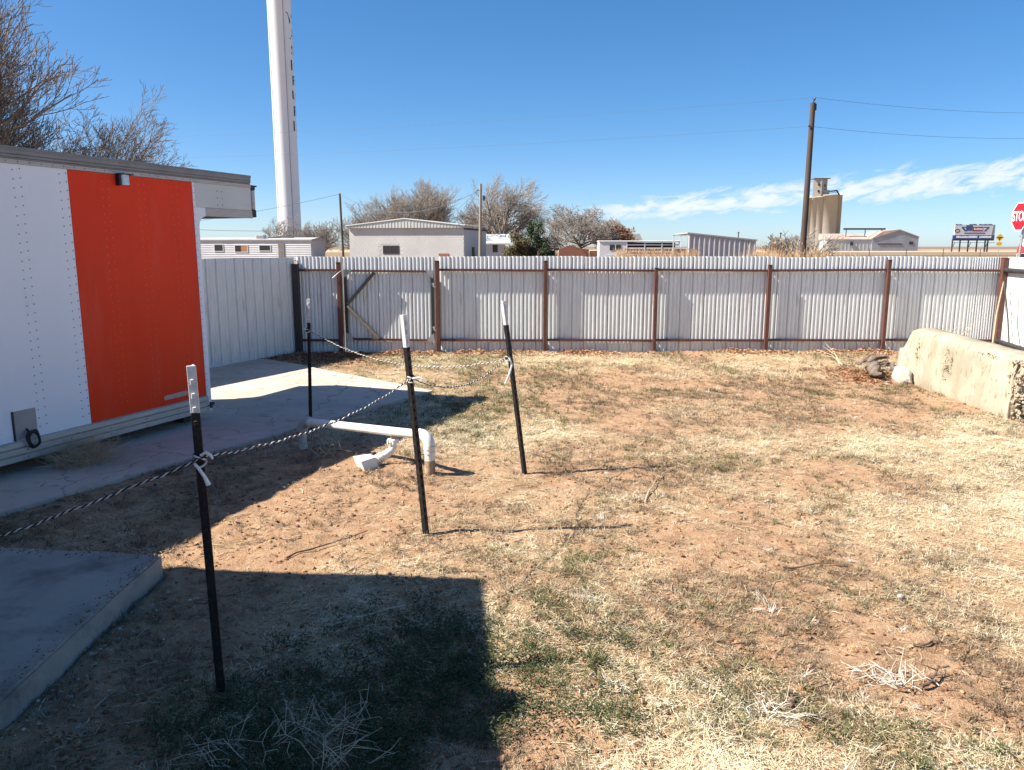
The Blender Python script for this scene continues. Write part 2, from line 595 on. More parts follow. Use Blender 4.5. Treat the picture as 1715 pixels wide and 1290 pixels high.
def straw_f(x, y):
    b = fbm(x * .8 + 3, y * .8, 41, 4)
    f = .35 + 2.5 * (b - .5)
    f = f + .65 * blob(x, y, 3.2, 7.0, 3.6, .75, -.10) + .55 * blob(x, y, 1.6, 12.4, 4.2, .8) + .35 * blob(x, y, .5, 3.2, .7, 1.6)
    f = f + .35 * blob(x, y, 6, 6.2, 2.0, 1.2) + .25 * blob(x, y, 1.0, 5.4, 1.2, .8)
    f = f - .40 * blob(x, y, 2.6, 9.6, 3.0, 1.2) - .05 * blob(x, y, -1.35, 4.6, .75, 1.3) - .9 * blob(x, y, -1.75, 3.0, .55, 2.0)
    f = f - .42 * blob(x, y, 2.3, 3.9, 1.7, .9, .2) - .38 * blob(x, y, 1.9, 2.9, 1.0, .6) - .6 * blob(x, y, -2.7, 5.3, .9, 1.5, -.5)
    return np.clip(f, 0, 1)


def green_f(x, y):
    b = fbm(x * 1.25 - 8, y * 1.25 + 4, 71, 4)
    f = -.04 + 1.35 * (b - .5)
    f = f + .75 * blob(x, y, -.75, 8.8, .9, 1.1, -.5) + .6 * blob(x, y, -1.8, 12.2, 1.0, .9) + .45 * blob(x, y, -.4, 7.2, .55, .6)
    f = f + .35 * blob(x, y, .3, 10.6, 1.4, .9) + .22 * blob(x, y, .6, 4.2, .7, 1.4) + .15 * blob(x, y, 1.0, 2.8, .8, .5) - .12 * blob(x, y, 2.2, 3.6, 1.4, 1.2) + .25 * blob(x, y, 2.4, 6.4, 1.6, .6)
    f = f + .35 * blob(x, y, -.6, 3.0, .7, .8) - .5 * blob(x, y, -1.4, 4.8, .8, 1.1) - .4 * blob(x, y, -1.8, 3.4, .4, 1.2)
    return np.clip(f, 0, 1)


# ------------------------------------------------------------------ the ground, one sheet out to the horizon
def grid_coords(a, b, step, far, grow=1.35):
    c = list(np.arange(a, b + 1e-6, step))
    s = step
    lo, hi = [], []
    x = a
    while x > -far:
        s *= grow
        x -= s
        lo.append(x)
    s = step
    x = b
    while x < far:
        s *= grow
        x += s
        hi.append(x)
    return np.array(lo[::-1] + c + hi)


gx = grid_coords(-4.6, 9.2, .036, 5000)
gy = np.concatenate([-grid_coords(-1.2, -1.2, .3, 4000)[::-1][:0], np.array([-4000, -1500, -600, -200, -60, -20, -6, -1, .8, 1.4]),
                     np.arange(1.9, 5.2, .026), np.arange(5.2, 13.6, .042), 13.6 + np.cumsum(.06 * 1.3 ** np.arange(0, 46))])
gy = gy[gy < 9000]
XX, YY = np.meshgrid(gx, gy)
ZZ = gz(XX, YY)
nx, ny = len(gx), len(gy)
gv = np.stack([XX.ravel(), YY.ravel(), ZZ.ravel()], 1)
ii = np.arange(nx * ny).reshape(ny, nx)
gf = np.stack([ii[:-1, :-1].ravel(), ii[:-1, 1:].ravel(), ii[1:, 1:].ravel(), ii[1:, :-1].ravel()], 1)
me = bpy.data.meshes.new('ground')
me.vertices.add(len(gv))
me.vertices.foreach_set('co', gv.ravel())
me.loops.add(gf.size)
me.loops.foreach_set('vertex_index', gf.ravel().astype(np.int32))
me.polygons.add(len(gf))
me.polygons.foreach_set('loop_start', np.arange(0, gf.size, 4, dtype=np.int32))
me.polygons.foreach_set('loop_total', np.full(len(gf), 4, dtype=np.int32))
me.polygons.foreach_set('use_smooth', np.ones(len(gf), bool))
me.update()
inyard = (gv[:, 1] < 13.6) & (gv[:, 1] > -30) & (np.abs(gv[:, 0]) < 14)
cov = np.where(inyard, straw_f(gv[:, 0], gv[:, 1]), .45)
grn = np.where(inyard, green_f(gv[:, 0], gv[:, 1]), .0)
for nm, arr in (('straw_cover', cov), ('green_cover', grn)):
    at = me.attributes.new(nm, 'FLOAT', 'POINT')
    at.data.foreach_set('value', arr.astype(np.float32))

gm = bpy.data.materials.new('soil')
gm.use_nodes = True
n, l = gm.node_tree.nodes, gm.node_tree.links
bs = n['Principled BSDF']
bs.inputs['Roughness'].default_value = .95
bs.inputs['Specular IOR Level'].default_value = .12
geo = n.new('ShaderNodeNewGeometry')


def gnoise(sc, det=6, rough=.65, st=(1, 1, 1)):
    mp = n.new('ShaderNodeMapping')
    mp.inputs['Scale'].default_value = st
    l.new(geo.outputs['Position'], mp.inputs[0])
    z = n.new('ShaderNodeTexNoise')
    z.inputs['Scale'].default_value = sc
    z.inputs['Detail'].default_value = det
    z.inputs['Roughness'].default_value = rough
    l.new(mp.outputs[0], z.inputs['Vector'])
    return z.outputs['Fac']


def gmix(f, a, b):
    mx = n.new('ShaderNodeMix')
    mx.data_type = 'RGBA'
    for v, k in ((f, 'Factor'), (a, 6), (b, 7)):
        if hasattr(v, 'is_output'):
            l.new(v, mx.inputs[k])
        elif k == 'Factor':
            mx.inputs[k].default_value = v
        else:
            mx.inputs[k].default_value = (*v, 1)
    return mx.outputs[2]


def gmap(f, a, b, c=0.0, d=1.0):
    r = n.new('ShaderNodeMapRange')
    for k, v in (('From Min', a), ('From Max', b), ('To Min', c), ('To Max', d)):
        r.inputs[k].default_value = v
    l.new(f, r.inputs['Value'])
    return r.outputs[0]


def gmul(a, b, op='MULTIPLY'):
    q = n.new('ShaderNodeMath')
    q.operation = op
    q.use_clamp = True
    for i, v in enumerate((a, b)):
        if hasattr(v, 'is_output'):
            l.new(v, q.inputs[i])
        else:
            q.inputs[i].default_value = v
    return q.outputs[0]


soil = gmix(gmap(gnoise(2.3), .35, .65), (.52, .315, .185), (.40, .235, .135))
soil = gmix(gmap(gnoise(14, 8), .42, .7), soil, (.62, .43, .275))
soil = gmix(gmap(gnoise(42, 6, .8), .55, .68), soil, (.19, .105, .06))
soil = gmix(gmap(gnoise(3.8, 6, .75), .52, .68, 0, .8), soil, (.24, .16, .095))
a1 = n.new('ShaderNodeAttribute')
a1.attribute_name = 'straw_cover'
a2 = n.new('ShaderNodeAttribute')
a2.attribute_name = 'green_cover'
strawc = gmix(gmap(gnoise(70, 4, .75, (1, 1, 1)), .3, .7), (.33, .22, .115), (.66, .52, .30))
fl = gmul(gmap(gnoise(38, 6, .8), .36, .62), gmap(a1.outputs['Fac'], .12, .75, 0, .9))
soil = gmix(fl, soil, strawc)
soil = gmix(gmul(gmap(gnoise(30, 5, .8), .4, .6), gmap(a2.outputs['Fac'], .1, .7, 0, .55)), soil, (.10, .115, .045))
# beyond the yard: pasture, stubble strip and ploughed land
sp = n.new('ShaderNodeSeparateXYZ')
l.new(geo.outputs['Position'], sp.inputs[0])
yy = gmul(sp.outputs[1], 1.0)
fieldc = gmix(gmap(gnoise(.05, 5), .4, .6), (.27, .20, .125), (.21, .145, .09))
m1 = n.new('ShaderNodeMath')
m1.operation = 'ADD'
l.new(sp.outputs[1], m1.inputs[0])
nz = n.new('ShaderNodeMath')
nz.operation = 'MULTIPLY'
nz.inputs[1].default_value = 90
l.new(gnoise(.006, 3), nz.inputs[0])
l.new(nz.outputs[0], m1.inputs[1])
strip_a = gmap(m1.outputs[0], 285, 300)
strip_b = gmap(m1.outputs[0], 500, 470)
fieldc = gmix(gmul(strip_a, strip_b), fieldc, (.44, .33, .22))
far_b = gmap(m1.outputs[0], 560, 640)
fieldc = gmix(far_b, fieldc, (.21, .15, .115))
soil = gmix(gmap(sp.outputs[1], 13.6, 15.0), soil, fieldc)
l.new(soil, bs.inputs['Base Color'])
bp = n.new('ShaderNodeBump')
bp.inputs['Strength'].default_value = .9
bp.inputs['Distance'].default_value = .022
hh = n.new('ShaderNodeMath')
hh.operation = 'ADD'
l.new(gnoise(45, 8, .75), hh.inputs[0])
l.new(gnoise(150, 3, .6), hh.inputs[1])
l.new(hh.outputs[0], bp.inputs['Height'])
l.new(bp.outputs[0], bs.inputs['Normal'])
me.materials.append(gm)
ground = bpy.data.objects.new('ground', me)
COL.objects.link(ground)
ground['kind'] = 'structure'


def edge_poly(poly, step=.07, amp=.026, seed=1):
    out = []
    for i in range(len(poly)):
        a, b = Vector(poly[i]), Vector(poly[(i + 1) % len(poly)])
        k = max(1, min(90, int((b - a).length / step)))
        for j in range(k):
            p = a.lerp(b, j / k)
            q = (float(fbm(p.x * 3, p.y * 3, seed, 3)) - .5) * 2 * amp
            r = (float(fbm(p.x * 3 + 50, p.y * 3, seed, 3)) - .5) * 2 * amp
            out.append((p.x + q, p.y + r))
    return out


def flat_slab(name, poly, z0, z1, mat, bev):
    pl = edge_poly(poly)
    bm = bmesh.new()
    vs_ = [bm.verts.new((x, y, z0)) for x, y in pl]
    f = bm.faces.new(vs_)
    r = bmesh.ops.extrude_face_region(bm, geom=[f])
    for v in r['geom']:
        if isinstance(v, bmesh.types.BMVert):
            v.co.z = z1
    bmesh.ops.recalc_face_normals(bm, faces=bm.faces)
    top = [e for e in bm.edges if all(abs(v.co.z - z1) < 1e-5 for v in e.verts)]
    bmesh.ops.bevel(bm, geom=top, offset=bev, segments=2, affect='EDGES')
    me_ = bpy.data.meshes.new(name)
    bm.to_mesh(me_)
    bm.free()
    me_.materials.append(MATS[mat])
    o = bpy.data.objects.new(name, me_)
    COL.objects.link(o)
    o['kind'] = 'structure'
    return o


flat_slab('driveway', DRIVE, -.12, .012, 'drive_concrete', .006)
flat_slab('porch_slab', SLAB, -.15, .10, 'slab_concrete', .012)

rd = MB()
rd.add([(18, 142, .02), (900, 205, .02), (900, 225, .02), (18, 160, .02)], [(0, 1, 2, 3)])
obj('road', rd, 'asphalt', kind='structure', recalc=False)

# ================================================================== the house that shades the near left corner (stands just out of frame)
h = thing('house', 'low house beside the porch slab whose straight eave throws the shadow at lower left', 'house', (-2.84, 3.61, 0), R(-6))
w = MB()
w.box((-3.2, -9.0, .10), (-.32, -.42, 2.49))
obj('wall', w, 'house_siding', h)
rf = MB()
_w = [(-2.84, 3.61), (-1.87, -9.4), (-7.5, -9.4), (-6.6, 4.0)]
_i = Matrix.Rotation(R(6), 3, 'Z')
_q = [_i @ Vector((a + 2.84, b - 3.61, 0)) for a, b in _w]
rf.prism([(p.x, p.y) for p in _q], 'z', 2.5, 2.62)
ro = obj('roof', rf, 'shingle', h)
vp = MB()
_c = _i @ Vector((-2.66 + 2.84, 2.42 - 3.61, 0))
vp.tube([(_c.x - .1, _c.y, 2.54), (_c.x, _c.y, 2.54), (_c.x + .03, _c.y, 2.54)], [.09, .115, .04], 14)
obj('shadow_bump_knob', vp, 'chrome', h)  # unseen knob added at the eave to put a bump in the roof shadow

# ================================================================== corrugated fences
PITCH = .205
Z_TOP = 1.632


def sheet_mesh(name, width, mat, z0=0.0, z1=Z_TOP, amp=1.0):
    """Corrugated sheet in local x (along) and z, bulging towards -y; every third valley is a deep seam."""
    prof = []
    k = int(round(width / PITCH))
    for p in range(k):
        for q in range(3):
            x0 = p * PITCH + q * PITCH / 3
            w3 = PITCH / 3
            deep = q == 0
            prof.append((x0, .024 if deep else .0060))
            prof.append((x0 + w3 * (.22 if deep else .10), .003))
            prof.append((x0 + w3 * .32, -.003))
            prof.append((x0 + w3 * .55, -.0050))
            prof.append((x0 + w3 * .78, -.003))
            prof.append((x0 + w3 * (.90 if q == 2 else .93), .002))
    prof.append((k * PITCH, .024))
    mb = MB()
    v, f = [], []
    zs = [z0, (z0 + z1) * .5, z1]
    for z in zs:
        for i, (x, y) in enumerate(prof):
            v.append((x, y * amp, z))
    m = len(prof)
    for r in range(2):
        for i in range(m - 1):
            f.append((r * m + i, r * m + i + 1, (r + 1) * m + i + 1, (r + 1) * m + i))
    # a thin back so that the sheet has thickness at its edges
    o = len(v)
    for z in zs:
        for i, (x, y) in enumerate(prof):
            v.append((x, y * amp + .0016, z))
    for r in range(2):
        for i in range(m - 1):
            f.append((o + r * m + i + 1, o + r * m + i, o + (r + 1) * m + i, o + (r + 1) * m + i + 1))
    for i in range(m - 1):
        f.append((2 * m + i, 2 * m + i + 1, o + 2 * m + i + 1, o + 2 * m + i))
    mb.add(v, f, True)
    me_ = mb.mesh(name, mat)
    me_.polygons.foreach_set('use_smooth', [False] * len(me_.polygons))
    return me_


SHEET = sheet_mesh('sheet_panel', PITCH * 4, 'sheet_metal')
SHEET_SHORT = sheet_mesh('sheet_panel_short', PITCH * 3, 'sheet_metal')
SUNLIT_SHEET = sheet_mesh('sheet_panel_sunlit', PITCH * 4, 'white_and_sunlit_sheet', amp=.55)


def post_mesh(hh, w=.060, top=True):
    m = MB()
    m.box((-w / 2, -w / 2, -.25), (w / 2, w / 2, hh), bev=.006)
    if top:
        m.box((-w / 2 - .004, -w / 2 - .004, hh), (w / 2 + .004, w / 2 + .004, hh + .010))
    return m


fence = thing('metal_fence', 'long grey corrugated sheet metal fence with rusty posts across the back of the yard', 'fence', (-3.67, 13.3, 0))
YS = 0.0            # sheet plane in the fence's own frame
rs = random.Random(3)
x = 0.0
LEN = 11.97
gate_a, gate_b = .80, 2.375
segs = []
x = 0.02
while x < gate_a - .2:
    segs.append(x)
    x += PITCH * 4
x = gate_b + .06
while x < LEN - .1:
    segs.append(x)
    x += PITCH * 4
for sx in segs:
    if sx < gate_a:
        o = bpy.data.objects.new('sheet_panel', SHEET)
        o.scale = ((gate_a - .03) / (PITCH * 4), 1, 1)
    else:
        last = sx + PITCH * 4 > LEN
        o = bpy.data.objects.new('sheet_panel', SHEET)
        if last:
            o.scale = ((LEN - sx) / (PITCH * 4), 1, 1)
    COL.objects.link(o)
    o.parent = fence
    o.location = (sx, .0 + rs.uniform(-.003, .003), rs.uniform(-.012, .008))
    o.rotation_euler = (0, rs.uniform(-.0025, .0025), 0)
POSTS = [(0.03, 1.50, .10), (.735, 1.53, .066), (2.41, 1.555, .072), (4.235, 1.555, .062), (6.11, 1.435, .062), (8.02, 1.485, .064), (10.03, 1.57, .062), (11.96, 1.60, .09)]
for i, (px, hz, wd) in enumerate(POSTS):
    obj('fence_post', post_mesh(hz, wd), 'rust_paint' if i else 'dark_iron', fence, (px, -.034 - wd / 2 - .004, 0), (0, R(rs.uniform(-.35, .35)), 0))
RAIL_T, RAIL_B = 1.405, .215
xs = [p[0] for p in POSTS]
for i in range(len(xs) - 1):
    if i == 1:
        continue
    for zr in (RAIL_T, RAIL_B):
        m = MB()
        a, b = xs[i] + POSTS[i][2] / 2, xs[i + 1] - POSTS[i + 1][2] / 2
        dz = rs.uniform(-.008, .008)
        m.obox((a, -.038, zr + dz), (b, -.038, zr - dz), .056, .038)
        obj('rail', m, 'rust_paint', fence)

gate = thing('metal_gate', 'corrugated metal gate with a rusty frame and two diagonal braces set in the back fence', 'gate', (-3.67 + .80, 13.3, 0))
GW = gate_b - gate_a - .02
for k in range(2):
    o = bpy.data.objects.new('sheet_panel', SHEET)
    COL.objects.link(o)
    o.parent = gate
    o.location = (.0 + k * PITCH * 4 * .95, -.004 * k, .012)
    o.scale = (.955, 1, (Z_TOP - .018) / Z_TOP)


def bar(name, p, q, w, hgt, mat, parent, up=(0, 1, 0)):
    m = MB()
    m.obox(p, q, w, hgt, up)
    return obj(name, m, mat, parent)


FY = -.038
gl, gr = .045, GW - .035
bar('frame_rail', (gl + .08, FY, 1.395), (gr - .07, FY, 1.385), .034, .052, 'rust_paint', gate)
bar('frame_rail', (gl + .07, FY, .235), (gr - .06, FY, .215), .034, .052, 'rust_paint', gate)
bar('frame_stile', (gl, FY, .26), (gl, FY, 1.32), .040, .052, 'dark_iron', gate)
bar('frame_stile', (gr, FY, .26), (gr, FY, 1.31), .042, .052, 'dark_iron', gate)
bar('brace', (gl + .03, FY - .030, .835), (gl + .50, FY - .030, 1.372), .050, .05, 'dark_iron', gate)
bar('brace', (gl + .03, FY - .030, .805), (gl + .545, FY - .030, .255), .040, .05, 'brace_wood', gate)
for (cx, cz, sx, sz) in ((gl, 1.395, 1, -1), (gr, 1.385, -1, -1), (gl, .235, 1, 1), (gr, .215, -1, 1)):
    m = MB()
    q = [(cx - sx * .02, cz - sz * .02), (cx + sx * .11, cz - sz * .02), (cx + sx * .085, cz + sz * .03), (cx + sx * .03, cz + sz * .09), (cx - sx * .02, cz + sz * .12)]
    m.prism(q, 'y', FY - .040, FY - .030)
    obj('corner_bracket', m, 'galvanised', gate)
for cz in (1.165, .43):
    m = MB()
    m.box((gr - .01, FY - .05, cz), (gr + .10, FY - .042, cz + .016))
    m.tube([(gr + .028, FY - .05, cz - .035), (gr + .028, FY - .05, cz + .03)], .016, 8)
    m.tube([(gr + .028, FY - .062, cz - .045), (gr + .07, FY - .062, cz - .045)], .010, 8)
    obj('hinge', m, 'galvanised', gate)
m = MB()
m.tube([(-.16, FY - .085, 1.27), (-.02, FY - .09, 1.385), (.01, FY - .07, 1.40), (.05, FY - .045, 1.41)], .007, 6)
obj('latch', m, 'galvanised', gate)
m = MB()
m.obox((-.03, FY + .01, .30), (-.03, FY + .01, 1.32), .018, .03, (0, 1, 0))
obj('latch_strip', m, 'brace_wood', gate)

ang = math.atan2(4.0, 1.93)
lf = thing('metal_fence', 'shaded grey sheet metal fence running from the corner post behind the trailer at left', 'fence', (-3.67 - 1.98, 13.3 - 4.1, 0), ang)
for k in range(6):
    o = bpy.data.objects.new('sheet_panel', SHEET)
    COL.objects.link(o)
    o.parent = lf
    o.location = (4.54 - (k + 1) * PITCH * 4 * .945, rs.uniform(-.004, .004), -.02 + rs.uniform(-.008, .004))
    o.scale = (.95, 1, 1.005)
    o.rotation_euler = (0, rs.uniform(-.003, .003), 0)
m = MB()
m.obox((.0, .05, 1.40), (4.45, .05, 1.40), .05, .04)
obj('rail', m, 'rust_paint', lf)
m = MB()
m.box((.05, -.03, -.01), (2.9, .005, .022))
obj('bottom_strip', m, 'white_and_sunlit_sheet', lf)

angw = math.atan2(-.975, -.222)
wf = thing('metal_fence', 'sheet metal fence coloured sunlit with dark pipe rails at the right edge of the picture', 'fence', (8.36, 13.27, 0), angw)
for k in range(7):
    o = bpy.data.objects.new('sheet_panel', SUNLIT_SHEET)
    COL.objects.link(o)
    o.parent = wf
    o.location = (.02 + k * PITCH * 4 * .99, .0, rs.uniform(-.006, .006))
for zr in (1.40, .20):
    m = MB()
    m.tube([(.02, -.055, zr + .01), (2.5, -.055, zr), (5.6, -.055, zr)], .040, 10)
    obj('rail', m, 'dark_iron', wf)
obj('fence_post', post_mesh(1.55, .08), 'rust_paint', wf, (3.4, -.10, 0))

# things leaning in the right corner
m = MB()
m.tube([(8.08, 12.98, -.03), (8.16, 13.08, .7), (8.27, 13.16, 1.22)], [.012, .011, .009], 7)
obj('leaning_stick', m, 'timber', label='pale wooden stick leaning on the rusty corner post at right', cat='stick')
m = MB()
m.tube([(8.13, 12.55, -.03), (8.17, 12.78, .62), (8.19, 13.02, 1.24)], .013, 7)
obj('leaning_rod', m, 'dark_iron', label='thin dark rod leaning against the right-hand fence', cat='rod')
m = MB()
m.tube([(8.06, 12.1, -.03), (8.04, 12.22, .3), (8.09, 12.4, .55), (8.14, 12.5, .78), (8.16, 12.56, .95)], .007, 6)
obj('leaning_wire', m, 'dark_iron', label='short dark wire standing by the right-hand fence', cat='wire')

# ================================================================== truck box trailer
TR = thing('truck_box', 'white and orange truck cargo box with an overhanging nose set on the driveway', 'truck box', (-3.19, 7.99, 0), R(90 - 21.4))
REAR = -8.0
WID = 2.2
m = MB()
m.box((REAR, .035, .16), (-.02, WID, 2.50))
m.box((-.02, .035, 2.115), (.86, WID, 2.50))
obj('body', m, 'trailer_grey', TR)


def plate(name, x0, x1, z0, z1, y0, y1, mat, bev=.0):
    mm = MB()
    mm.box((x0, y0, z0), (x1, y1, z1), bev=bev)
    return obj(name, mm, mat, TR)


for a, b in ((REAR, -5.72), (-5.717, -3.57), (-3.567, -1.415)):
    plate('side_panel', a, b, .268, 2.432, -.002, .03, 'trailer_white')
plate('orange_panel', -1.412, -.022, .268, 2.430, -.003, .03, 'trailer_orange')
m = MB()
m.prism([(-.02, .10), (.042, .10), (.042, 2.00), (.055, 2.05), (.085, 2.085), (.14, 2.105), (.14, 2.19), (.012, 2.19), (-.0, 2.432), (-.02, 2.432)], 'y', -.008, .04)
obj('corner_post', m, 'trailer_white', TR)
plate('nose_panel', .0, .852, 2.192, 2.432, -.003, .03, 'trailer_grey')
m = MB()
m.box((.14, -.008, 2.106), (.86, .03, 2.150))
m.box((.14, -.006, 2.150), (.86, .03, 2.190))
obj('nose_rail', m, 'trailer_rail', TR)
m = MB()
m.prism([(-.05, 2.112), (.16, 2.112), (.88, 2.12), (.88, 2.11), (.14, 2.104), (.06, 2.06), (.0, 1.9)], 'y', .03, WID)
obj('nose_floor', m, 'trailer_dark', TR)
m = MB()
m.box((.862, -.010, 2.20), (.915, .06, 2.41), bev=.008)
obj('nose_post', m, 'trailer_rail', TR)
m = MB()
m.box((.856, -.014, 2.118), (.922, .07, 2.20), bev=.008)
obj('nose_fitting', m, 'trailer_dark', TR)
m = MB()
m.box((.856, -.014, 2.41), (.918, .07, 2.445), bev=.006)
obj('nose_fitting', m, 'trailer_dark', TR)
m = MB()
m.box((.85, -.018, 2.446), (.940, .07, 2.462))
obj('nose_cap', m, 'trailer_dark', TR)
m = MB()
prof = [(.04, 2.432), (-.010, 2.432), (-.010, 2.468), (-.002, 2.472), (-.002, 2.480), (-.016, 2.484), (-.016, 2.500), (-.010, 2.504), (-.016, 2.508), (-.016, 2.538), (-.022, 2.540), (-.022, 2.549), (.2, 2.560), (.2, 2.5)]
m.prism(prof, 'x', REAR, .846)
obj('top_rail', m, 'trailer_top', TR)
m = MB()
m.box((REAR, -.0125, 2.434), (.852, -.0095, 2.466))
obj('top_flange', m, 'trailer_rail', TR)
m = MB()
m.box((REAR, .0, 2.552), (.875, WID, 2.566))
obj('roof', m, 'trailer_top', TR)
m = MB()
prof = [(.035, .268), (-.012, .268), (-.030, .258), (-.034, .225), (-.020, .220), (-.020, .214), (-.036, .209), (-.038, .170), (-.022, .165), (-.022, .159), (-.038, .154), (-.040, .112), (-.028, .104), (.035, .104)]
m.prism(prof, 'x', REAR, -.02)
obj('bottom_rail', m, 'trailer_rail', TR)
m = MB()
m.box((-.03, -.036, .13), (.025, .02, .165))
m.box((-.01, -.050, .16), (.045, .0, .19), bev=.006)
obj('corner_bracket', m, 'trailer_dark', TR)
for xx in (REAR + .5, -5.2, -2.9, -1.1, -.25):
    m = MB()
    m.box((xx, .10, .0), (xx + .14, WID - .1, .17))
    obj('skid', m, 'trailer_dark', TR)
# riveted posts: dark on the white sheets, lighter on the orange one
rv, ro_ = MB(), MB()


def rivet(mb, x, z, y, r):
    k = 6
    v = [(x + r * math.cos(t * 2 * math.pi / k), y, z + r * math.sin(t * 2 * math.pi / k)) for t in range(k)]
    v.append((x, y - .003, z))
    mb.add(v, [(i, k, (i + 1) % k) for i in range(k)], True)


xx = -1.43
cols = []
while xx > REAR + .1:
    cols.append(xx)
    xx -= .405
for i, cx in enumerate(cols):
    for off in (0, -.062):
        z = 2.40
        while z > .34:
            rivet(rv, cx + off, z - (.012 if off else 0), -.002, .0062)
            z -= .0705
for cx in (-1.05, -.655, -.255):
    for off in (-.033, .033):
        z = 2.36
        while z > .36:
            rivet(ro_, cx + off, z + (0.01 if off > 0 else 0), -.003, .0058)
            z -= .0705
z = 2.40
while z > .34:
    rivet(rv, -.006, z, -.008, .005)
    z -= .0705
for z in (2.365, 2.295, 2.225):
    for xx in (.33, .40):
        rivet(rv, xx, z, -.003, .0075)
xx = REAR + .05
while xx < .0:
    rivet(rv, xx, 2.45, -.0125, .0065)
    for zz, yy in ((.19, -.037), (.133, -.039)):
        if int(xx * 10) % 4 == 0:
            rivet(rv, xx, zz, yy, .008)
    xx += .10
obj('rivets', rv, 'rivet_dark', TR, kind='stuff')
obj('rivets', ro_, 'rivet_orange', TR, kind='stuff')
m = MB()
arc = [(-.045 * math.cos(t) - .002, .0) for t in (0,)]
pf = [(-.003, -.055), (-.03, -.050), (-.052, -.030), (-.06, .0), (-.052, .030), (-.03, .050), (-.003, .055)]
m.prism([(p[1] - .86, p[0]) for p in pf], 'z', 2.342, 2.432)
obj('marker_lamp', m, 'chrome', TR)
m = MB()
m.box((-.935, -.05, 2.335), (-.912, -.003, 2.436))
m.box((-.935, -.07, 2.432), (-.79, -.003, 2.440))
obj('lamp_bracket', m, 'black_rubber', TR)
m = MB()
m.prism([(-.575, .318), (-.285, .318), (-.275, .332), (-.28, .360), (-.292, .366), (-.57, .360), (-.585, .345)], 'y', -.007, -.002)
obj('reflector_strip', m, 'reflector', TR)
plate('patch_plate', -2.118, -1.925, .272, .508, -.008, -.001, 'plate_grey')
m = MB()
m.box((-2.13, -.012, .27), (-2.116, -.002, .51))
obj('plate_edge', m, 'trailer_dark', TR)

# coil of cable hanging on the bottom rail
wc = TR.matrix_basis if False else Matrix.Translation((-3.19, 7.99, 0)) @ Matrix.Rotation(R(90 - 21.4), 4, 'Z')
m = MB()
for k, (rx, rz, dx, dy, tl) in enumerate(((.050, .068, 0, -.05, .1), (.046, .072, .006, -.058, -.15), (.052, .064, -.004, -.064, .3), (.043, .060, .003, -.068, 0))):
    pts = []
    for t in range(21):
        a = 2 * math.pi * t / 20
        p = Vector((-2.005 + dx + rx * math.cos(a + tl), dy + .006 * math.sin(3 * a), .268 + rz * math.sin(a)))
        pts.append(wc @ p)
    m.tube(pts, .0075, 7, cap=False)
m.tube([wc @ Vector(p) for p in ((-2.03, -.05, .32), (-2.02, -.02, .345), (-2.02, -.006, .35))], .008, 7)
obj('cable_coil', m, 'black_rubber', label='black coil of cable hanging on the lower rail of the truck box', cat='cable')

# ================================================================== studded steel posts
def t_post(base, top, white, yaw, label, tape=False):
    b, t = Vector(base), Vector(top)
    zd = (t - b).normalized()
    ln = (t - b).length
    e = thing('steel_post', label, 'post', base, 0, 'black steel posts with white tips holding the rope')
    q = Vector((0, 0, 1)).rotation_difference(zd).to_euler()
    e.rotation_euler = (Matrix.Rotation(0, 4, 'Z') @ q.to_matrix().to_4x4() @ Matrix.Rotation(yaw, 4, 'Z')).to_euler()

    def section(mb, z0, z1, cutter=False):
        mb.box((-.017, -.004, z0), (.017, .004, z1), bev=.0015)
        mb.box((-.0038, .004, z0), (.0038, .034, z1))
    m1_, m2_, m3_ = MB(), MB(), MB()
    section(m1_, -.25, ln - white)
    section(m2_, ln - white, ln)
    z = .10
    while z < ln - .03:
        tgt = m2_ if z > ln - white else m1_
        tgt.box((-.007, -.0105, z), (.007, -.0035, z + .022), bev=.002)
        z += .054
    obj('shaft', m1_, 'post_black', e)
    obj('painted_tip', m2_, 'post_white', e)
    if tape:
        return e
    return e


P1b, P1t = (-1.2, 2.93, -.01), (-1.225, 2.93, 1.352)
P3b, P3t = (-.54, 4.71, -.01), (-.652, 4.71, 1.392)
P4b, P4t = (.11, 6.08, -.01), (-.062, 6.08, 1.382)
P2b, P2t = (-2.04, 7.67, 0), (-2.005, 7.67, 1.292)
t_post(P1b, P1t, .185, R(8), 'black steel post nearest the porch slab with a white tip')
t_post(P3b, P3t, .20, R(60), 'leaning black steel post in front of the white pipe')
t_post(P4b, P4t, .19, R(50), 'black steel post furthest right standing in the sunlit straw')
t_post(P2b, P2t, .235, R(0), 'dark steel post beside the driveway behind the white pipe with chipped white paint')


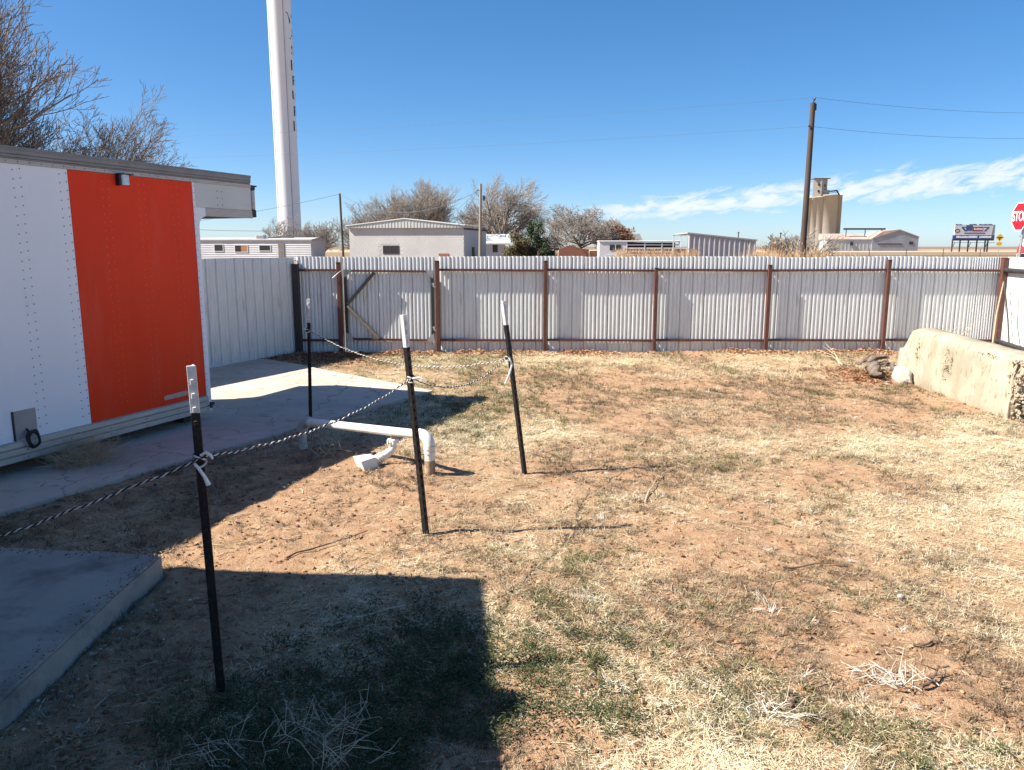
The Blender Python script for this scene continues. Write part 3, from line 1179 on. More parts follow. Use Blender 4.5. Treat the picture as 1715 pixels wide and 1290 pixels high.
def rope(name, paths, label, knots, tails):
    e = thing(name, label, 'rope', paths[0][0])
    o0 = Vector(paths[0][0])
    a, b = MB(), MB()
    for pts in paths:
        P = [Vector(p) for p in pts]
        seg = [0]
        for i in range(1, len(P)):
            seg.append(seg[-1] + (P[i] - P[i - 1]).length)
        total = seg[-1]
        step = .0042
        nst = int(total / step)
        ca, cb = [], []
        j = 0
        for k in range(nst + 1):
            s = total * k / nst
            while j < len(P) - 2 and seg[j + 1] < s:
                j += 1
            t = (s - seg[j]) / max(1e-9, seg[j + 1] - seg[j])
            c = P[j].lerp(P[j + 1], t)
            d = (P[j + 1] - P[j]).normalized()
            sd = d.cross(Vector((0, 0, 1))).normalized()
            up = sd.cross(d)
            ph = 2 * math.pi * (s / .044 + .22 * math.sin(s * 9.0) + .12 * math.sin(s * 31.0 + 1))
            c = c + Vector((0, 0, .0022 * math.sin(s * 23.0) + .0015 * math.sin(s * 57.0)))
            r = .0024
            off = (sd * math.cos(ph) + up * math.sin(ph)) * r
            ca.append(c + off - o0)
            cb.append(c - off - o0)
        a.tube(ca, .0031, 5)
        b.tube(cb, .0031, 5)
    obj('white_strand', a, 'rope_white', e, recalc=False)
    obj('black_strand', b, 'rope_black', e, recalc=False)
    for (kp, rad, hgt) in knots:
        q, q2 = MB(), MB()
        kp = Vector(kp) - o0
        for i in range(4):
            pts = []
            for t in range(15):
                aa = 2 * math.pi * t / 14
                pts.append(kp + Vector((rad * math.cos(aa) * (1 + .1 * math.sin(3 * aa + i)), rad * math.sin(aa), hgt * (i - 1.5) / 3 + .010 * math.sin(aa * 1 + i * 2))))
            (q if i % 2 else q2).tube(pts, .0042, 6, cap=False)
        ko = obj('knot', q2, 'rope_white', e)
        obj('knot_strand', q, 'rope_black', ko)
    for pts, rad in tails:
        q = MB()
        q.tube([Vector(p) - o0 for p in pts], rad, 7)
        obj('tail', q, 'cloth_white', e)
    return e


def sag(a, b, s, nn=26):
    a, b = Vector(a), Vector(b)
    return [tuple(a.lerp(b, i / nn) - Vector((0, 0, 4 * s * (i / nn) * (1 - i / nn)))) for i in range(nn + 1)]


K1, K3, K4, K2 = (-1.215, 2.925, .985), (-.62, 4.70, 1.0), (-.035, 6.06, .935), (-2.02, 7.65, .985)
rope('rope', [sag((-3.10, 2.80, .35), (K1[0], K1[1] - .018, K1[2]), .035), sag((K1[0] + .012, K1[1] - .012, K1[2] + .012), (K3[0], K3[1] - .02, K3[2] + .004), .075),
              sag((K3[0] + .015, K3[1] - .01, K3[2]), (K4[0] - .01, K4[1] - .02, K4[2] + .012), .13)],
     'black and white twisted rope strung from the house past three posts', [(K1, .021, .035), (K3, .021, .022), (K4, .021, .022)],
     [([(K1[0] - .012, K1[1] - .025, K1[2] - .012), (K1[0] + .008, K1[1] - .035, K1[2] - .030), (K1[0] + .028, K1[1] - .035, K1[2] - .062), (K1[0] + .038, K1[1] - .030, K1[2] - .095)], [.006, .0065, .007, .010]),
      ([(K1[0] + .012, K1[1] - .02, K1[2] + .02), (K1[0] + .034, K1[1] - .024, K1[2] + .034), (K1[0] + .052, K1[1] - .024, K1[2] + .022), (K1[0] + .058, K1[1] - .022, K1[2] + .006)], [.005, .007, .007, .004]),
      ([(K3[0] + .01, K3[1] - .022, K3[2] + .004), (K3[0] + .05, K3[1] - .03, K3[2] + .012), (K3[0] + .085, K3[1] - .03, K3[2] + .0)], [.005, .007, .003])])
rope('rope', [sag((K2[0] + .015, K2[1] - .015, K2[2]), (K4[0], K4[1] + .02, K4[2] - .012), .185)],
     'black and white rope sagging between the driveway post and the right post', [(K2, .022, .02)],
     [([(K4[0] + .012, K4[1] - .02, K4[2] + .005), (K4[0] + .035, K4[1] - .03, K4[2] - .05), (K4[0] + .012, K4[1] - .03, K4[2] - .13), (K4[0] - .02, K4[1] - .03, K4[2] - .20)], [.009, .008, .008, .006]),
      ([(K2[0] - .012, K2[1] - .02, K2[2] + .005), (K2[0] - .035, K2[1] - .02, K2[2] + .022)], [.010, .006])])

# ================================================================== white pipe stand
pz = float(gz(-.62, 5.93))
pp = thing('standpipe', 'white plastic pipe arch on two risers with a valve underneath by the driveway', 'pipe', (-1.9, 6.8, 0))
O = Vector((-1.9, 6.8, 0))
A_ = Vector((-1.885, 6.80, .255)) - O
B_ = Vector((-.655, 5.985, .325)) - O
dab = (B_ - A_).normalized()
m = MB()
m.tube([A_ + dab * .06, B_ - dab * .06], .037, 16)
obj('crossbar', m, 'pipe_white', pp)


def elbow_pts(c, d, r, sgn):
    pts = []
    for i in range(7):
        t = math.pi / 2 * i / 6
        pts.append(c + d * (sgn * r * (1 - math.sin(t)) * 1.0) + Vector((0, 0, -r * (1 - math.cos(t)))))
    return pts


m = MB()
m.tube(elbow_pts(A_, dab, .085, 1), .047, 16)
m.tube([A_ + dab * .07, A_ + dab * .10], .049, 16)
obj('elbow', m, 'pipe_grey', pp)
m = MB()
m.tube(elbow_pts(B_, dab, .085, -1), .046, 16)
m.tube([B_ - dab * .105, B_ - dab * .075], .048, 16)
m.tube([B_ + Vector((0, 0, -.11)), B_ + Vector((0, 0, -.085))], .048, 16)
m.tube([B_ + Vector((0, 0, -.145)), B_ + Vector((0, 0, -.125))], .046, 16)
obj('elbow', m, 'pipe_white', pp)
m = MB()
m.tube([A_ + Vector((0, 0, -.085)), A_ + Vector((0, 0, -.10))], .045, 16)
m.tube([A_ + Vector((0, 0, -.10)), A_ + Vector((0, 0, -.195))], .034, 16)
obj('riser', m, 'pipe_old', pp)
m = MB()
m.tube([A_ + Vector((0, 0, -.20)), A_ + Vector((0, 0, -.42))], .040, 16)
obj('sleeve', m, 'pipe_old', pp)
m = MB()
m.tube([A_ + Vector((0, 0, -.088)), A_ + Vector((0, 0, -.108))], .048, 16)
obj('rust_collar', m, 'pipe_rust', pp)
m = MB()
m.tube([B_ + Vector((0, 0, -.10)), B_ + Vector((0, 0, -.205))], .040, 16)
obj('riser', m, 'pipe_white', pp)
m = MB()
m.tube([B_ + Vector((0, 0, -.20)), B_ + Vector((0, 0, -.48))], .0425, 16)
obj('sleeve', m, 'pipe_mud', pp)
m = MB()
V0 = A_.lerp(B_, .735)
m.tube([V0 + Vector((0, 0, -.03)), V0 + Vector((0, 0, -.065))], .018, 10)
m.tube([V0 + Vector((.0, -.02, -.03)), V0 + Vector((.03, -.02, -.045))], .012, 8)
obj('nipple', m, 'pipe_rust', pp)
m = MB()
m.tube([V0 + Vector((0, 0, -.062)), V0 + Vector((0, 0, -.072)), V0 + Vector((0, 0, -.092)), V0 + Vector((0, 0, -.10))], [.036, .044, .044, .034], 12)
for k in range(5):
    a = 2 * math.pi * k / 5
    c = V0 + Vector((.043 * math.cos(a), .043 * math.sin(a), -.082))
    m.tube([c + Vector((0, 0, .018)), c - Vector((0, 0, .018))], .010, 6)
obj('union_nut', m, 'pipe_white', pp)
m = MB()
d1 = V0 + Vector((.004, 0, -.10))
m.tube([d1, d1 + Vector((.0, .0, -.03)), d1 + Vector((-.018, -.012, -.060)), d1 + Vector((-.055, -.035, -.085)), d1 + Vector((-.10, -.06, -.11))], [.030, .031, .032, .035, .038], 14)
obj('drain_bend', m, 'pipe_white', pp)
m = MB()
for i in range(4):
    c = d1 + Vector((-.085, -.052, -.098)) + Vector((-.014, -.0085, -.0085)) * i
    m.tube([c, c + Vector((-.007, -.0043, -.0043))], .045, 14)
obj('ribbed_collar', m, 'pipe_white', pp)
hd = d1 + Vector((-.14, -.085, -.13))
m = MB()
ax = Vector((-.80, -.49, -.33)).normalized()
sd = Vector((-.49, .80, 0)).normalized()
up = sd.cross(ax)
if up.z < 0:
    up = -up
v = []
for (t, hw, hu, hl) in ((0, .055, .055, .06), (.13, .095, .090, .115)):
    for a, b in ((-1, -1), (1, -1), (1, 1), (-1, 1)):
        v.append(hd + ax * t + sd * a * hw + up * (hu if b > 0 else -hl))
m.add(v, [(0, 1, 2, 3), (7, 6, 5, 4), (0, 4, 5, 1), (1, 5, 6, 2), (2, 6, 7, 3), (3, 7, 4, 0)])
obj('outlet_hood', m, 'pipe_white', pp)

# ================================================================== broken concrete barrier
def rough_solid(name, rings, mats, amp, seed, sub=2, endm=None, **kw):
    """Closed solid from a list of rings (same point count), roughened by noise."""
    bm = bmesh.new()
    n_ = len(rings[0])
    vr = [[bm.verts.new(p) for p in r] for r in rings]
    for i in range(len(rings) - 1):
        for k in range(n_):
            bm.faces.new((vr[i][k], vr[i][(k + 1) % n_], vr[i + 1][(k + 1) % n_], vr[i + 1][k]))
    f0 = bm.faces.new(vr[0][::-1])
    f1 = bm.faces.new(vr[-1])
    f0.material_index = f1.material_index = (1 if endm else 0)
    bmesh.ops.triangulate(bm, faces=[f0, f1])
    bmesh.ops.recalc_face_normals(bm, faces=bm.faces)
    bmesh.ops.subdivide_edges(bm, edges=bm.edges[:], cuts=sub, use_grid_fill=True)
    bm.normal_update()
    for v_ in bm.verts:
        c = v_.co
        endv = any(f.material_index == 1 for f in v_.link_faces)
        a = amp * (3.2 if endv else 1)
        q = float(fbm(c.x * 9 + c.z * 7, c.y * 9 - c.z * 5, seed, 4)) - .5
        v_.co = c + v_.normal * (q * 2 * a)
    me_ = bpy.data.meshes.new(name)
    bm.to_mesh(me_)
    bm.free()
    for mm in mats:
        me_.materials.append(MATS[mm])
    me_.polygons.foreach_set('use_smooth', [True] * len(me_.polygons))
    o = bpy.data.objects.new(name, me_)
    COL.objects.link(o)
    for k, v_ in kw.items():
        o[k] = v_
    return o


bar_ = thing('concrete_barrier', 'broken slab of pale concrete barrier lying on the grass in the right corner', 'concrete block')
rings = []
NR = 26
for i in range(NR):
    t = i / (NR - 1)
    y = 8.05 + 2.80 * t
    xb = 5.28 + .15 * t
    th = .36
    zt = .655 + .06 * t
    if t > .90:
        k = (t - .90) / .10
        zt -= .40 * k ** 1.6
        th -= .10 * k
    dent = .035 * math.exp(-((y - 9.55) / .18) ** 2) + .02 * math.exp(-((y - 10.3) / .1) ** 2)
    low = .10 * math.exp(-((y - 9.0) / .5) ** 2) * 0
    pr = [(xb, -.10), (xb - .005, .06), (xb + .015 + dent, .22 + low), (xb + .03 + dent, .40), (xb + .05, zt - .09), (xb + .085, zt - .02), (xb + .14, zt), (xb + th - .04, zt + .004), (xb + th, zt - .05), (xb + th + .02, .3), (xb + th + .03, -.10)]
    jag = 0
    if i == 0:
        rr = random.Random(5)
        rings.append([(px_, y + rr.uniform(-.02, .07), pz_) for px_, pz_ in pr])
    else:
        rings.append([(px_, y, pz_) for px_, pz_ in pr])
o = rough_solid('slab_body', rings, ['barrier_concrete', 'aggregate'], .009, 31, 2, True)
o.parent = bar_
rr = random.Random(9)
# chipped hollows with exposed stones on the face
m = MB()
for (cy, cz, ry, rz, nn) in ((10.33, .44, .04, .16, 20), (9.52, .36, .10, .20, 46), (9.1, .10, .16, .06, 20), (8.62, .60, .22, .02, 18)):
    for k in range(nn):
        yy, zz = cy + rr.uniform(-1, 1) * ry, cz + rr.uniform(-1, 1) * rz
        if ((yy - cy) / ry) ** 2 + ((zz - cz) / rz) ** 2 > 1.1:
            continue
        xb = 5.28 + .15 * (yy - 8.05) / 2.8 + .02 + .03 * max(0, zz - .1)
        r = rr.uniform(.008, .020)
        pts = [Vector((xb + rr.uniform(-.006, .01), yy, zz)) + Vector((rr.uniform(-1, 1), rr.uniform(-1, 1), rr.uniform(-1, 1))).normalized() * r * rr.uniform(.6, 1) for _ in range(8)]
        bm = bmesh.new()
        for p in pts:
            bm.verts.new(p)
        bmesh.ops.convex_hull(bm, input=bm.verts)
        m.add([v_.co[:] for v_ in bm.verts], [[bm.verts[:].index(v_) for v_ in f.verts] for f in bm.faces])
        bm.free()
for k in range(520):                                   # aggregate on the broken near end
    px_, pz_ = rr.uniform(5.30, 5.68), rr.uniform(.0, .62)
    r = rr.uniform(.012, .034)
    c = Vector((px_, 8.07 + rr.uniform(-.06, .05) + (.08 * rr.random() if px_ < 5.36 else 0), pz_))
    bm = bmesh.new()
    for _ in range(9):
        bm.verts.new(c + Vector((rr.uniform(-1, 1), rr.uniform(-1, 1), rr.uniform(-1, 1))).normalized() * r * rr.uniform(.65, 1))
    bmesh.ops.convex_hull(bm, input=bm.verts)
    lst = bm.verts[:]
    m.add([v_.co[:] for v_ in lst], [[lst.index(v_) for v_ in f.verts] for f in bm.faces])
    bm.free()
obj('exposed_stones', m, 'aggregate', bar_, kind='stuff')


def rock(name, c, rx, ry, rz, seed, mat, label, cat, flat=1.0, group=None, rot=0):
    bm = bmesh.new()
    bmesh.ops.create_icosphere(bm, subdivisions=3, radius=1)
    for v_ in bm.verts:
        p = v_.co
        q = .72 + .5 * float(fbm(p.x * 1.4 + p.z * 1.1 + seed * 3, p.y * 1.4 - p.z * .9, seed, 4))
        v_.co = Vector((p.x * rx * q, p.y * ry * q, max(-.5, p.z) * rz * q * flat))
    me_ = bpy.data.meshes.new(name)
    bm.to_mesh(me_)
    bm.free()
    me_.materials.append(MATS[mat])
    o_ = bpy.data.objects.new(name, me_)
    o_.location = c
    o_.rotation_euler = (0, 0, rot)
    COL.objects.link(o_)
    o_['label'] = label
    o_['category'] = cat
    if group:
        o_['group'] = group
    return o_


rock('concrete_chunk', (5.32, 10.44, .05), .12, .21, .15, 21, 'chunk_white', 'rounded white concrete lump against the far foot of the barrier', 'rock')
# old split log beside it
m = MB()


def dense(pts, rad, k=9):
    P, Rd = [], []
    for i in range(len(pts) - 1):
        for j in range(k):
            t = j / k
            P.append(Vector(pts[i]).lerp(Vector(pts[i + 1]), t))
            Rd.append(rad[i] + (rad[i + 1] - rad[i]) * t)
    return P + [Vector(pts[-1])], Rd + [rad[-1]]


m.tube(*dense([(5.30, 11.30, .06), (5.18, 11.05, .09), (5.06, 10.72, .10), (5.06, 10.52, .05)], [.03, .085, .075, .02]), 18)
m.tube(*dense([(5.14, 11.42, .10), (5.32, 11.25, .20), (5.46, 11.15, .20)], [.015, .06, .02]), 16)
m.tube(*dense([(5.16, 10.95, .12), (5.24, 10.75, .20), (5.30, 10.55, .12)], [.015, .05, .015]), 14)
me_ = m.mesh('old_log', 'old_bark')
fix_normals(me_)
for v_ in me_.vertices:
    c = v_.co
    v_.co = c + Vector((1, .3, 1)).normalized() * (float(fbm(c.x * 12, c.y * 12 + c.z * 14, 6, 4)) - .5) * .16
o = obj('old_log', me_, None, label='weathered dark piece of log lying at the far end of the concrete barrier', cat='log')
m = MB()
for a, b, r in (((5.0, 11.6, .02), (4.86, 12.05, .26), .004), ((4.95, 11.5, .05), (4.70, 11.85, .24), .004), ((5.0, 11.7, .0), (4.95, 12.2, .30), .0035)):
    p, q = Vector(a), Vector(b)
    m.tube([p, p.lerp(q, .5) + Vector((.03, 0, .03)), q], [r * 1.4, r, r * .6], 5)
obj('dry_stems', m, 'dead_stem', label='few dry bare stems poking up behind the old log', cat='dry plant')
m = MB()
m.tube([(5.62, 7.86, .40), (5.66, 7.74, .26), (5.70, 7.66, .20)], [.05, .05, .05], 14)
m.tube([(5.70, 7.66, .20), (5.71, 7.64, .185)], [.06, .06], 14)
obj('pipe_offcut', m, 'pipe_grey', label='grey pipe offcut lying against the broken end of the barrier', cat='pipe')
rock('rubble', (5.86, 7.75, .05), .16, .14, .12, 8, 'aggregate', 'brown lump of rubble by the grey pipe offcut', 'rock')
rock('rubble', (5.95, 8.15, .36), .17, .18, .22, 12, 'aggregate', 'stony lump of rubble piled behind the broken barrier end', 'rock')
m = MB()
m.box((5.95, 8.3, -.02), (6.35, 8.75, .30), bev=.03)
obj('rubble_block', m, 'aggregate', label='squarish concrete rubble behind the near end of the barrier', cat='rock', rot=(0, 0, 0))
m = MB()
m.box((7.78, 12.35, .0), (8.0, 12.75, .17), bev=.01)
obj('green_box', m, 'pipe_grey', label='small grey block on the ground at the foot of the corner post', cat='block')

# dead stems behind the barrier
def stems(name, base, n_, hgt, spread, mat, label, cat, seed, r=.006, lean=(0, 0), fork=True, kind=None):
    q = random.Random(seed)
    mm = MB()
    for i in range(n_):
        b = Vector((base[0] + q.uniform(-1, 1) * spread * .35, base[1] + q.uniform(-1, 1) * spread * .35, float(gz(base[0], base[1])) - .01))
        a = q.uniform(0, 2 * math.pi)
        tip = b + Vector((math.cos(a) * spread * q.uniform(.3, 1) + lean[0], math.sin(a) * spread * q.uniform(.3, 1) + lean[1], hgt * q.uniform(.5, 1)))
        mid = b.lerp(tip, .5) + Vector((q.uniform(-1, 1), q.uniform(-1, 1), q.uniform(0, 1.2))) * spread * .22
        p1_ = b.lerp(mid, .5) + Vector((q.uniform(-1, 1), q.uniform(-1, 1), .2)) * spread * .06
        p2_ = mid.lerp(tip, .5) + Vector((q.uniform(-1, 1), q.uniform(-1, 1), .3)) * spread * .08
        mm.tube([b, p1_, mid, p2_, tip], [r, r * .9, r * .75, r * .55, r * .3], 5, cap=False)
        if fork:
            for _ in range(q.randint(1, 3)):
                s0 = (p1_, mid, p2_)[q.randrange(3)]
                e_ = s0 + Vector((q.uniform(-1, 1), q.uniform(-1, 1), q.uniform(-.2, 1))) * spread * .45
                mm.tube([s0, s0.lerp(e_, .5) + Vector((0, 0, .02 * spread)), e_], [r * .55, r * .45, r * .25], 4, cap=False)
    return obj(name, mm, mat, label=label, cat=cat, kind=kind, recalc=False)


stems('dead_weed', (7.2, 12.75), 16, .62, .30, 'dead_stem', 'pale dead weed stems standing between the barrier and the corner post', 'dry plant', 5, .007)
stems('dead_weed', (-.66, 2.66), 15, .10, .22, 'dead_stem', 'tangle of pale dead stems on the shaded ground right of the nearest post', 'dry plant', 8, .0020)
stems('dead_weed', (-.58, 2.40), 9, .17, .28, 'dead_stem', 'dead branching weed at the bottom edge in the shade', 'dry plant', 12, .0020)
stems('dead_weed', (-.95, 2.50), 14, .11, .22, 'dead_stem', 'flattened dead stems at the foot of the nearest post', 'dry plant', 14, .0019)
stems('dead_weed', (1.62, 3.02), 22, .045, .17, 'grey_branch', 'bleached grey dead roots lying on the bare sunlit soil', 'dry plant', 21, .0027, (-.05, .02))
stems('dead_weed', (.98, 2.78), 16, .04, .16, 'grey_branch', 'bleached dead stalks lying on straw left of the larger bleached roots', 'dry plant', 22, .0023, (.05, 0))
stems('tumbleweed', (-3.62, 6.32), 220, .26, .36, 'weed_brown', 'dry brown tumbleweed resting on the driveway under the truck box', 'tumbleweed', 33, .0030)
stems('dead_weed', (-1.55, 6.45), 5, .10, .32, 'dead_stem', 'thin dead stalks in shade beside the left pipe riser', 'dry plant', 35, .0028)


def stick(pts, r, mat, label, cat='twig'):
    mm = MB()
    q = random.Random(label)
    C = []
    for i in range(len(pts) - 1):
        for j in range(4):
            t = j / 4
            C.append(Vector(pts[i]).lerp(Vector(pts[i + 1]), t) + Vector((q.gauss(0, r * 1.1), q.gauss(0, r * 1.1), 0)))
    C.append(Vector(pts[-1]))
    P = [Vector((c.x, c.y, float(gz(c.x, c.y)) + c.z)) for c in C]
    mm.tube(P, [r * (1 - .6 * i / (len(P) - 1)) * q.uniform(.75, 1.2) for i in range(len(P))], 6)
    for i in (3, 6):
        if i < len(P) - 1:
            e_ = P[i] + (P[i + 1] - P[i]).normalized() * r * 7 + Vector((q.gauss(0, r * 4), q.gauss(0, r * 4), r * 1.2))
            mm.tube([P[i], e_], [r * .5, r * .25], 5)
    return obj('twig', mm, mat, label=label, cat=cat)


stick([(1.72, 2.98, .02), (1.78, 3.02, .03), (1.83, 3.06, .05), (1.88, 3.07, .04)], .008, 'dark_stick', 'short forked dark twig lying on the bleached roots')
stick([(1.86, 3.33, .012), (1.93, 3.33, .014), (1.99, 3.36, .012)], .007, 'dark_stick', 'small brown twig on the bare orange soil past the bleached roots')
stick([(1.12, 2.84, .01), (1.15, 2.9, .02), (1.18, 2.93, .012)], .008, 'dark_stick', 'stubby dark twig by the bleached stalks in the straw')
stick([(1.55, 4.2, .012), (1.75, 4.25, .02), (1.95, 4.22, .012)], .006, 'dark_stick', 'thin dark twig on bare soil in the middle of the yard')
stick([(.95, 5.35, .01), (1.1, 5.8, .03), (1.25, 6.1, .01)], .007, 'timber', 'long pale stick lying in the straw right of the rightmost post')
stick([(-1.35, 4.35, .01), (-1.1, 4.55, .02), (-.92, 4.72, .015)], .006, 'dark_stick', 'dark twig on the sunny bare dirt left of the leaning post')
stick([(-.9, 3.5, .01), (-.62, 3.62, .02), (-.4, 3.8, .012)], .006, 'dead_stem', 'slender stalk on the shaded ground behind the nearest post')
rock('pebble', (2.19, 2.66, .01), .022, .018, .017, 3, 'chunk_white', 'white pebble at the lower right of the yard', 'pebble')
rock('pebble', (2.02, 3.78, .008), .020, .016, .015, 5, 'chunk_white', 'white pebble on bare soil near the right side', 'pebble')
rock('pebble', (-.80, 3.55, .004), .015, .013, .014, 7, 'chunk_white', 'round pale pebble in the shade right of the nearest post', 'pebble')

# ================================================================== beyond the fence
def tree_meshes(seed, height, trunk_h, r0, spread, up, lean, counts, ratios, rmin, segs=3, first_ang=(25, 55), thin_from=2, wob=.12, stems_n=1, side=3):
    q = random.Random(seed)
    trunk, crown = MB(), MB()
    lean = Vector((lean[0], lean[1], 0))

    def grow(p, d, length, r, lev):
        k = segs if lev else segs + 1
        pts, rad = [p], [r]
        dd = d.copy()
        last = lev == len(counts)
        r1 = max(rmin, r * (.45 if not last else .5))
        for i in range(k):
            dd = dd + Vector((q.gauss(0, 1), q.gauss(0, 1), q.gauss(0, 1))) * wob + Vector((0, 0, up * (1 if lev else .2))) + lean * (.12 if lev else .02)
            dd.normalize()
            p = p + dd * (length / k)
            pts.append(p)
            rad.append(r + (r1 - r) * (i + 1) / k)
        (trunk if lev < thin_from else crown).tube(pts, rad, 6 if lev == 0 else (4 if lev < thin_from else side), cap=False)
        if last:
            return
        n_ = counts[lev]
        for c in range(n_):
            t = (.30 if lev else .55) + (.70 if lev else .45) * (c + q.random() * .8) / n_
            t = min(t, 1.0)
            f = t * k
            i = min(k - 1, int(f))
            sp = pts[i].lerp(pts[i + 1], f - i)
            base = (pts[i + 1] - pts[i]).normalized()
            perp = base.orthogonal().normalized()
            perp = Matrix.Rotation(c * 2.4 + q.uniform(-.5, .5), 3, base) @ perp
            an = R(q.uniform(*first_ang)) * (1.0 if lev == 0 else .85)
            nd = (base * math.cos(an) + perp * math.sin(an) * (spread if lev == 0 else 1.0)).normalized()
            rr_ = max(rmin, (rad[i] + (rad[i + 1] - rad[i]) * (f - i)) * (.72 if lev == 0 else .62))
            grow(sp, nd, length * ratios[lev] * q.uniform(.75, 1.15) * (1.1 - .35 * t if lev else 1), rr_, lev + 1)

    for s in range(stems_n):
        d = Vector((q.gauss(0, .22) if stems_n > 1 else q.gauss(0, .05), q.gauss(0, .22) if stems_n > 1 else 0, 1)).normalized()
        grow(Vector((q.uniform(-.3, .3) * (stems_n > 1), q.uniform(-.3, .3) * (stems_n > 1), 0)), d, trunk_h, r0, 0)
    zmax = max(v_[2] for v_ in crown.v)
    k = height / zmax
    for mb in (trunk, crown):
        mb.v = [(a * k, b * k, c * k) for a, b, c in mb.v]
    return trunk, crown


def tree(name, label, loc, mats, group=None, squash=(1, 1), **kw):
    t, c = tree_meshes(**kw)
    for mb in (t, c):
        mb.v = [(a * squash[0], b * squash[1], z) for a, b, z in mb.v]
    e = thing(name, label, 'tree', loc, 0, group)
    obj('trunk', t, mats[0], e, recalc=False)
    obj('crown', c, mats[1], e, recalc=False)
    return e


BT = 'bare winter trees beyond the fence'
tree('bare_tree', 'big bare winter tree rising behind the roof of the truck box at upper left', (-16.4, 20.5, -.3), ('twig_near', 'twig_near'), BT,
     seed=11, height=10.3, trunk_h=2.4, r0=.20, spread=1.1, up=.15, lean=(.6, 0), counts=(11, 8, 6, 5, 3), ratios=(1.5, .62, .58, .56, .6), rmin=.0050, segs=3, first_ang=(18, 50), wob=.12)
tree('bare_tree', 'small bare tree behind the right end of the truck box roof line', (-13.0, 23.5, -.4), ('twig_near', 'twig_near'), BT,
     seed=5, height=7.4, trunk_h=1.8, r0=.13, spread=1.25, up=.10, lean=(.55, 0), counts=(9, 7, 6, 5, 3), ratios=(1.5, .64, .58, .55, .6), rmin=.0044, segs=3, first_ang=(22, 55), wob=.13)

tree('bare_tree', 'middle bare tree between the two other bare trees behind the truck box roof', (-15.0, 22.0, -.4), ('twig_near', 'twig_near'), BT,
     seed=17, height=8.4, trunk_h=2.0, r0=.15, spread=1.15, up=.14, lean=(.55, 0), counts=(10, 8, 6, 5, 3), ratios=(1.5, .62, .58, .56, .6), rmin=.0048, segs=3, first_ang=(18, 50), wob=.12)

# ---------------------------------------------- water tower
wt = thing('water_tower', 'tall white round water tower shaft with dark vertical lettering', 'water tower', (-37.3, 133, 0))
RT = 1.86
m = MB()
m.lathe([(RT * 1.25, -.5), (RT * 1.05, 1.5), (RT, 3), (RT, 47), (RT * 1.3, 49.5), (5.5, 53), (6.4, 56), (5.5, 59), (2, 61), (.01, 61.4)], 48)
obj('shaft', m, 'tower_white', wt)
view = math.atan2(-133, 37.3)               # direction from the tower to the camera
for a in (view - 1.12, view + .40):
    m = MB()
    c = Vector((math.cos(a), math.sin(a), 0)) * (RT + .05)
    m.tube([c + Vector((0, 0, .0)), c + Vector((0, 0, 48))], .065, 8)
    obj('conduit', m, 'tower_white', wt)
a = view + .30
c = Vector((math.cos(a), math.sin(a), 0)) * (RT + .01)
m = MB()
m.tube([c, c + Vector((0, 0, 48))], .028, 6)
obj('cable_run', m, 'trailer_dark', wt)
mid = view + 1.27
for i, ch in enumerate('WASHBURN'):
    tm = text_mesh(ch, 2.2, 0, 'letter_navy', bold=.045)
    z = 37.6 - i * 2.36
    for v_ in tm.vertices:
        a = mid + v_.co.x * 1.15 / RT
        zz = v_.co.y
        v_.co = ((RT + .012) * math.cos(a), (RT + .012) * math.sin(a), z + zz)
    o = obj('letter', tm, None, wt)

# ---------------------------------------------- mobile home
mh = thing('mobile_home', 'long white mobile home with lapped siding and a roof cooler above the left fence', 'mobile home', (-38.5, 97.5, 0), R(-9))
Hm = 2.55
m = MB()
m.box((-3, .06, .0), (14.4, 4.2, Hm))
obj('wall', m, 'siding_white', mh)
zb = .22
while zb < Hm - .2:
    m = MB()
    m.prism([(.06, zb), (.0, zb + .008), (.045, zb + .20), (.06, zb + .20)], 'x', -3, 14.38)
    obj('siding_board', m, 'siding_white', mh)
    zb += .215
m = MB()
m.box((14.41, .1, .0), (14.46, 4.15, Hm - .05))
obj('end_panel', m, 'siding_end', mh)
m = MB()
m.prism([(-.12, Hm), (-.12, Hm + .10), (2.1, Hm + .34), (4.35, Hm + .10), (4.35, Hm)], 'x', -3.1, 14.55)
obj('roof', m, 'home_roof', mh)
for (x0, x1, z0, z1, kind_) in ((1.85, 2.95, 1.25, 2.0, 'dark'), (4.55, 6.15, 1.15, 1.93, 'split'), (7.75, 9.15, 1.3, 1.93, 'dark')):
    f = MB()
    for a, b in (((x0 - .07, -.04, z0 - .07), (x1 + .07, .04, z0)), ((x0 - .07, -.04, z1), (x1 + .07, .04, z1 + .07)), ((x0 - .07, -.04, z0), (x0, .04, z1)), ((x1, -.04, z0), (x1 + .07, .04, z1))):
        f.box(a, b)
    wo = obj('window', f, 'frame_white', mh)
    g = MB()
    if kind_ == 'split':
        g.box((x0, -.02, z0), (x0 + .75, .05, z1))
        obj('pane', g, 'glass_dark', wo)
        g = MB()
        g.box((x0 + .8, -.03, z0), (x1, .05, z1))
        obj('board', g, 'wood_board', wo)
    else:
        g.box((x0, -.02, z0), (x1, .05, z1))
        obj('pane', g, 'glass_dark', wo)
m = MB()
m.box((10.2, -.05, .1), (10.95, .05, 2.2))
obj('door', m, 'home_door', mh)
m = MB()
m.box((7.0, .6, Hm + .2), (8.0, 1.5, Hm + .66))
ac = obj('roof_cooler', m, 'ac_metal', mh)
for k in range(5):
    m = MB()
    m.box((7.1, .57, Hm + .26 + k * .07), (7.9, .6, Hm + .29 + k * .07))
    obj('louvre', m, 'siding_line', ac)
m = MB()
m.tube([(8.2, 1.5, Hm + .30), (10, 1.6, Hm + .42), (11.5, 1.6, Hm + .40)], .10, 8)
obj('roof_duct', m, 'trailer_dark', mh)

